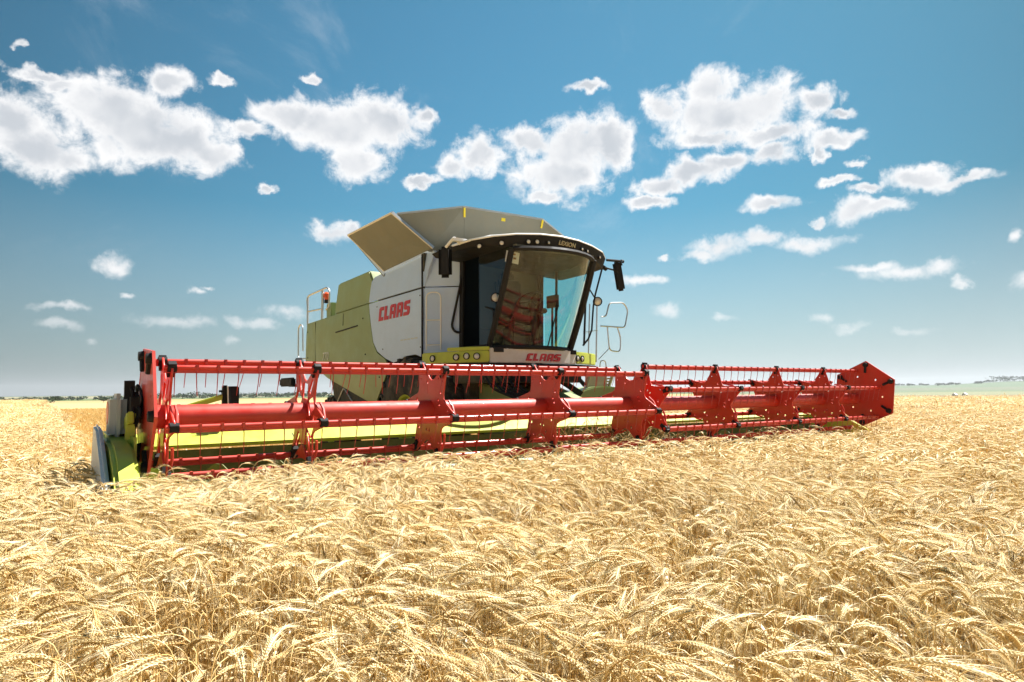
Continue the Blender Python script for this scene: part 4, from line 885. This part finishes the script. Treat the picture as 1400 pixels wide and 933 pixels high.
pp = [np.concatenate([a, b, c_]) for a, b, c_ in zip(p1, p2, p3)]; pp[1][:, :2] *= 0.25
scatter('wheat_crop', W2, *pp, 'pale wheat running away to the edge of the field')
# canopy under the ears where the crop is only seen at a glancing angle
cb = MB()
def sheet(a0, a1, d0, d1, z, edge=True):
    na_, nd_ = 40, 46; A_ = np.radians(np.linspace(a0, a1, na_)); D_ = np.geomspace(d0, d1, nd_); vs = []; ok = []
    for d in D_:
        for a in A_:
            x = CAM.x+d*math.sin(a); y = CAM.y+d*math.cos(a); inside = bool(in_crop(np.array([x-0.1]), np.array([y]))[0] and in_crop(np.array([x+0.1]), np.array([y]))[0]); ok.append(inside)
            vs.append((x, y, float(terrain_h(np.array(x), np.array(y))) + z + random.uniform(-.05, .05)))
    fs = []
    for i in range(nd_-1):
        for j in range(na_-1):
            q_ = (i*na_+j, i*na_+j+1, (i+1)*na_+j+1, (i+1)*na_+j)
            if all(ok[t] for t in q_): fs.append(q_)
    cb.add(vs, fs)
random.seed(4)
sheet(-9, 1.5, 22, 240, 0.66); sheet(53, 80, 22, 64, 0.62)
M_can = mat('wheat_canopy', (0.62, 0.45, 0.20), 0.95, noise=0.5, nscale=3.0, bump=1.0, bscale=18, spec=0.1)
cbo = cb.build('wheat_canopy', M_can, fix=False, smooth=True); cbo['kind'] = 'stuff'; cbo['label'] = 'dense far wheat canopy below the ears'; cbo['category'] = 'crop'

# stubble behind the header
def stub_tuft(rg):
    V = []; F = []; MI = []
    for k in range(14):
        x, y = rg.uniform(-.12, .12), rg.uniform(-.03, .03); h = rg.uniform(0.10, 0.20); lx, ly = rg.uniform(-.03, .03), rg.uniform(-.03, .03); a = rg.uniform(0, 3.14); w_ = 0.004; o = len(V); c2, s2 = math.cos(a)*w_, math.sin(a)*w_
        V += [(x+c2, y+s2, 0), (x-c2, y-s2, 0), (x+lx-c2, y+ly-s2, h), (x+lx+c2, y+ly+s2, h)]; F.append((o, o+1, o+2, o+3)); MI.append(0)
    for k in range(6):
        x, y = rg.uniform(-.15, .15), rg.uniform(-.15, .15); a = rg.uniform(0, 6.28); L_ = rg.uniform(.05, .14); z = rg.uniform(.02, .10); o = len(V); dx_, dy_ = math.cos(a)*L_, math.sin(a)*L_
        V += [(x, y, z), (x+0.006, y+0.006, z), (x+dx_+.006, y+dy_+.006, z+rg.uniform(-.02, .03)), (x+dx_, y+dy_, z)]; F.append((o, o+1, o+2, o+3)); MI.append(0)
    return V, F, MI
cst = bpy.data.collections.new('stubble_tufts'); rg = random.Random(8)
for i in range(6):
    o = bpy.data.objects.new('stubble_tuft', to_mesh('stubble_tuft', *stub_tuft(rg), [M_stem])); cst.objects.link(o)
n = 26000; yy = 1.4 + (rs.rand(n)**1.7)*75; xx = rs.uniform(-6.0, 10, n); xx = np.round(xx/0.14)*0.14 + rs.normal(0, .015, n)
k = (yy > 1.4) & (xx < 6.2) ; xx, yy = xx[k], yy[k]
so = scatter('stubble', cst, np.stack([xx, yy, terrain_h(xx, yy)], -1), np.stack([rs.normal(0, .1, len(xx)), rs.normal(0, .1, len(xx)), rs.uniform(1.2, 1.9, len(xx))], -1), rs.uniform(.8, 1.3, len(xx)), 'short golden stubble in the cut strip behind the machine')
# loose cut wheat lying on the header table
yy = rs.uniform(-0.45, 0.5, 900); xx = rs.uniform(XL, XR, 900)
lp = np.stack([xx, yy, 0.12 + 0.12*rs.rand(900) + 0.12*np.exp(-((xx-2.0)/2)**2)], -1)
q1 = 420
lp = np.vstack([lp, np.stack([rs.normal(0.1, 0.75, q1), rs.uniform(0.1, 0.85, q1), rs.uniform(0.25, 0.72, q1)], -1)]); 
lo = scatter('cut_wheat', W1, lp, np.stack([rs.normal(-1.1, .45, 900+q1), rs.normal(0, .5, 900+q1), rs.uniform(0, 6.28, 900+q1)], -1), rs.uniform(.5, .75, 900+q1), 'cut wheat falling onto the header table')

# ------------------------------------------------------------------ far trees and hedges
M_fol = mat('far_foliage', (0.055, 0.085, 0.035), 0.9, noise=0.5, nscale=0.4, spec=0.1)
M_bark = mat('bark', (0.10, 0.08, 0.06), 0.9)
def crown(mb, c, w_, h, n, rg, ls):
    lob = [(rg.gauss(0, .28)*w_, rg.gauss(0, .28)*w_, rg.uniform(.25, .85)*h, rg.uniform(.22, .42)) for _ in range(6)]
    for i in range(n):
        lx, ly, lz, lr_ = lob[rg.randrange(6)]; v = Vector((rg.gauss(0, 1), rg.gauss(0, 1), rg.gauss(0, 1))).normalized()*rg.uniform(.6, 1.0)**.5
        p = Vector((c[0]+lx+v.x*lr_*w_, c[1]+ly+v.y*lr_*w_, c[2]+max(0.05*h, lz+v.z*lr_*h*.6))); a = Vector((rg.gauss(0, 1), rg.gauss(0, 1), rg.gauss(0, 1))).normalized(); b = a.orthogonal().normalized(); a2 = a.cross(b); s_ = ls*rg.uniform(.6, 1.3)
        mb.add([p+b*s_, p+a2*s_, p-b*s_*.8, p-a2*s_], [(0, 1, 2, 3)])
def at(azd, d):
    x = CAM.x+d*math.sin(R(azd)); y = CAM.y+d*math.cos(R(azd)); return x, y, float(terrain_h(np.array(x), np.array(y)))
rg = random.Random(77)
wood = MB()
for i in range(300):
    a = -9 + 48*(i+rg.random())/300; d = rg.uniform(1050, 1500); h = rg.uniform(6, 11)*(1.05 if 6 < a < 20 else 0.62)
    if rg.random() < 0.2 and a < 6: continue
    crown(wood, at(a, d), h*1.5, h, 60, rg, 1.1)
wo_ = wood.build('distant_wood', M_fol, fix=False); wo_['kind'] = 'stuff'; wo_['label'] = 'dark green band of woodland along the left horizon'; wo_['category'] = 'woodland'
wood = MB()
for i in range(170):
    a = 38 + 42*(i+rg.random())/170; d = rg.uniform(3300, 4000); h = rg.uniform(6, 11) + (16 if a > 71.5 else 0)
    if a < 71 and rg.random() < 0.35: continue
    crown(wood, at(a, d), h*3, h, 60, rg, 3.0)
wo_ = wood.build('distant_wood', M_fol, fix=False); wo_['kind'] = 'stuff'; wo_['label'] = 'faint woods on the low hills at the right horizon'; wo_['category'] = 'woodland'
def tree(azd, d, h, w_, label, ls=0.5, n=420):
    x, y, z = at(azd, d); root = empty('tree', (x, y, z), label, 'tree', 'lone trees in front of the far wood')
    t_ = MB(); t_.tube([(x, y, z-0.1), (x+.1, y, z+h*.3), (x-.1, y, z+h*.6)], [h*.035, h*.025, h*.012], 8)
    for k in range(4): t_.tube([(x, y, z+h*(.28+.06*k)), (x+math.cos(k*1.7)*w_*.25, y+math.sin(k*1.7)*w_*.25, z+h*(.5+.06*k))], [h*.014, h*.006], 6)
    t_.build('trunk', M_bark, root); c2 = MB(); crown(c2, (x, y, z), w_, h, n, rg, ls); c2.build('crown', M_fol, root, fix=False)
tree(0.9, 560, 5.6, 8.5, 'dark round tree alone at the field edge, left of the machine')
tree(3.9, 640, 4.6, 7, 'small dark tree at the field edge just left of the header')
tree(-4.2, 700, 5.5, 7, 'low dark tree near the far left edge of the field')
for azd, d, lab, L_ in ((69.25, 640, 'small white farm shed far off right of the header, nearer the header', 3.4), (69.85, 680, 'small white farm shed far off right, farther from the header', 4.2)):
    x, y, z = at(azd, d); root = empty('farm_shed', (x, y, z), lab, 'shed', 'white sheds in the far fields')
    MB().box((x, y, z+0.7), (L_, 3, 1.6)).build('wall', M_white, root); MB().prism([(x-L_/2-.2, y-1.7, z+1.45), (x-L_/2-.2, y, z+2.9), (x-L_/2-.2, y+1.7, z+1.45)], (L_+.4, 0, 0)).build('roof', M_white, root)
    MB().box((x, y-1.52, z+0.7), (0.9, 0.06, 1.4)).build('door', M_dark, root)

# ------------------------------------------------------------------ haze
hz_ = MB().box((CAM.x, CAM.y, 60), (19000, 19000, 160)); hzm = bpy.data.materials.new('air'); hzm.use_nodes = True; hzm.node_tree.nodes.clear(); t = NT(hzm.node_tree)
pv = t.n('ShaderNodeVolumePrincipled', inp={'Color': (0.86, 0.90, 0.94, 1), 'Density': 0.00008, 'Anisotropy': 0.2}); t.n('ShaderNodeOutputMaterial', inp={1: pv.outputs[0]})
ho_ = hz_.build('haze', hzm); ho_['kind'] = 'stuff'
scene.cycles.max_bounces = 8; scene.cycles.diffuse_bounces = 3; scene.cycles.transparent_max_bounces = 16; scene.cycles.volume_bounces = 0
scene.cycles.use_denoising = True
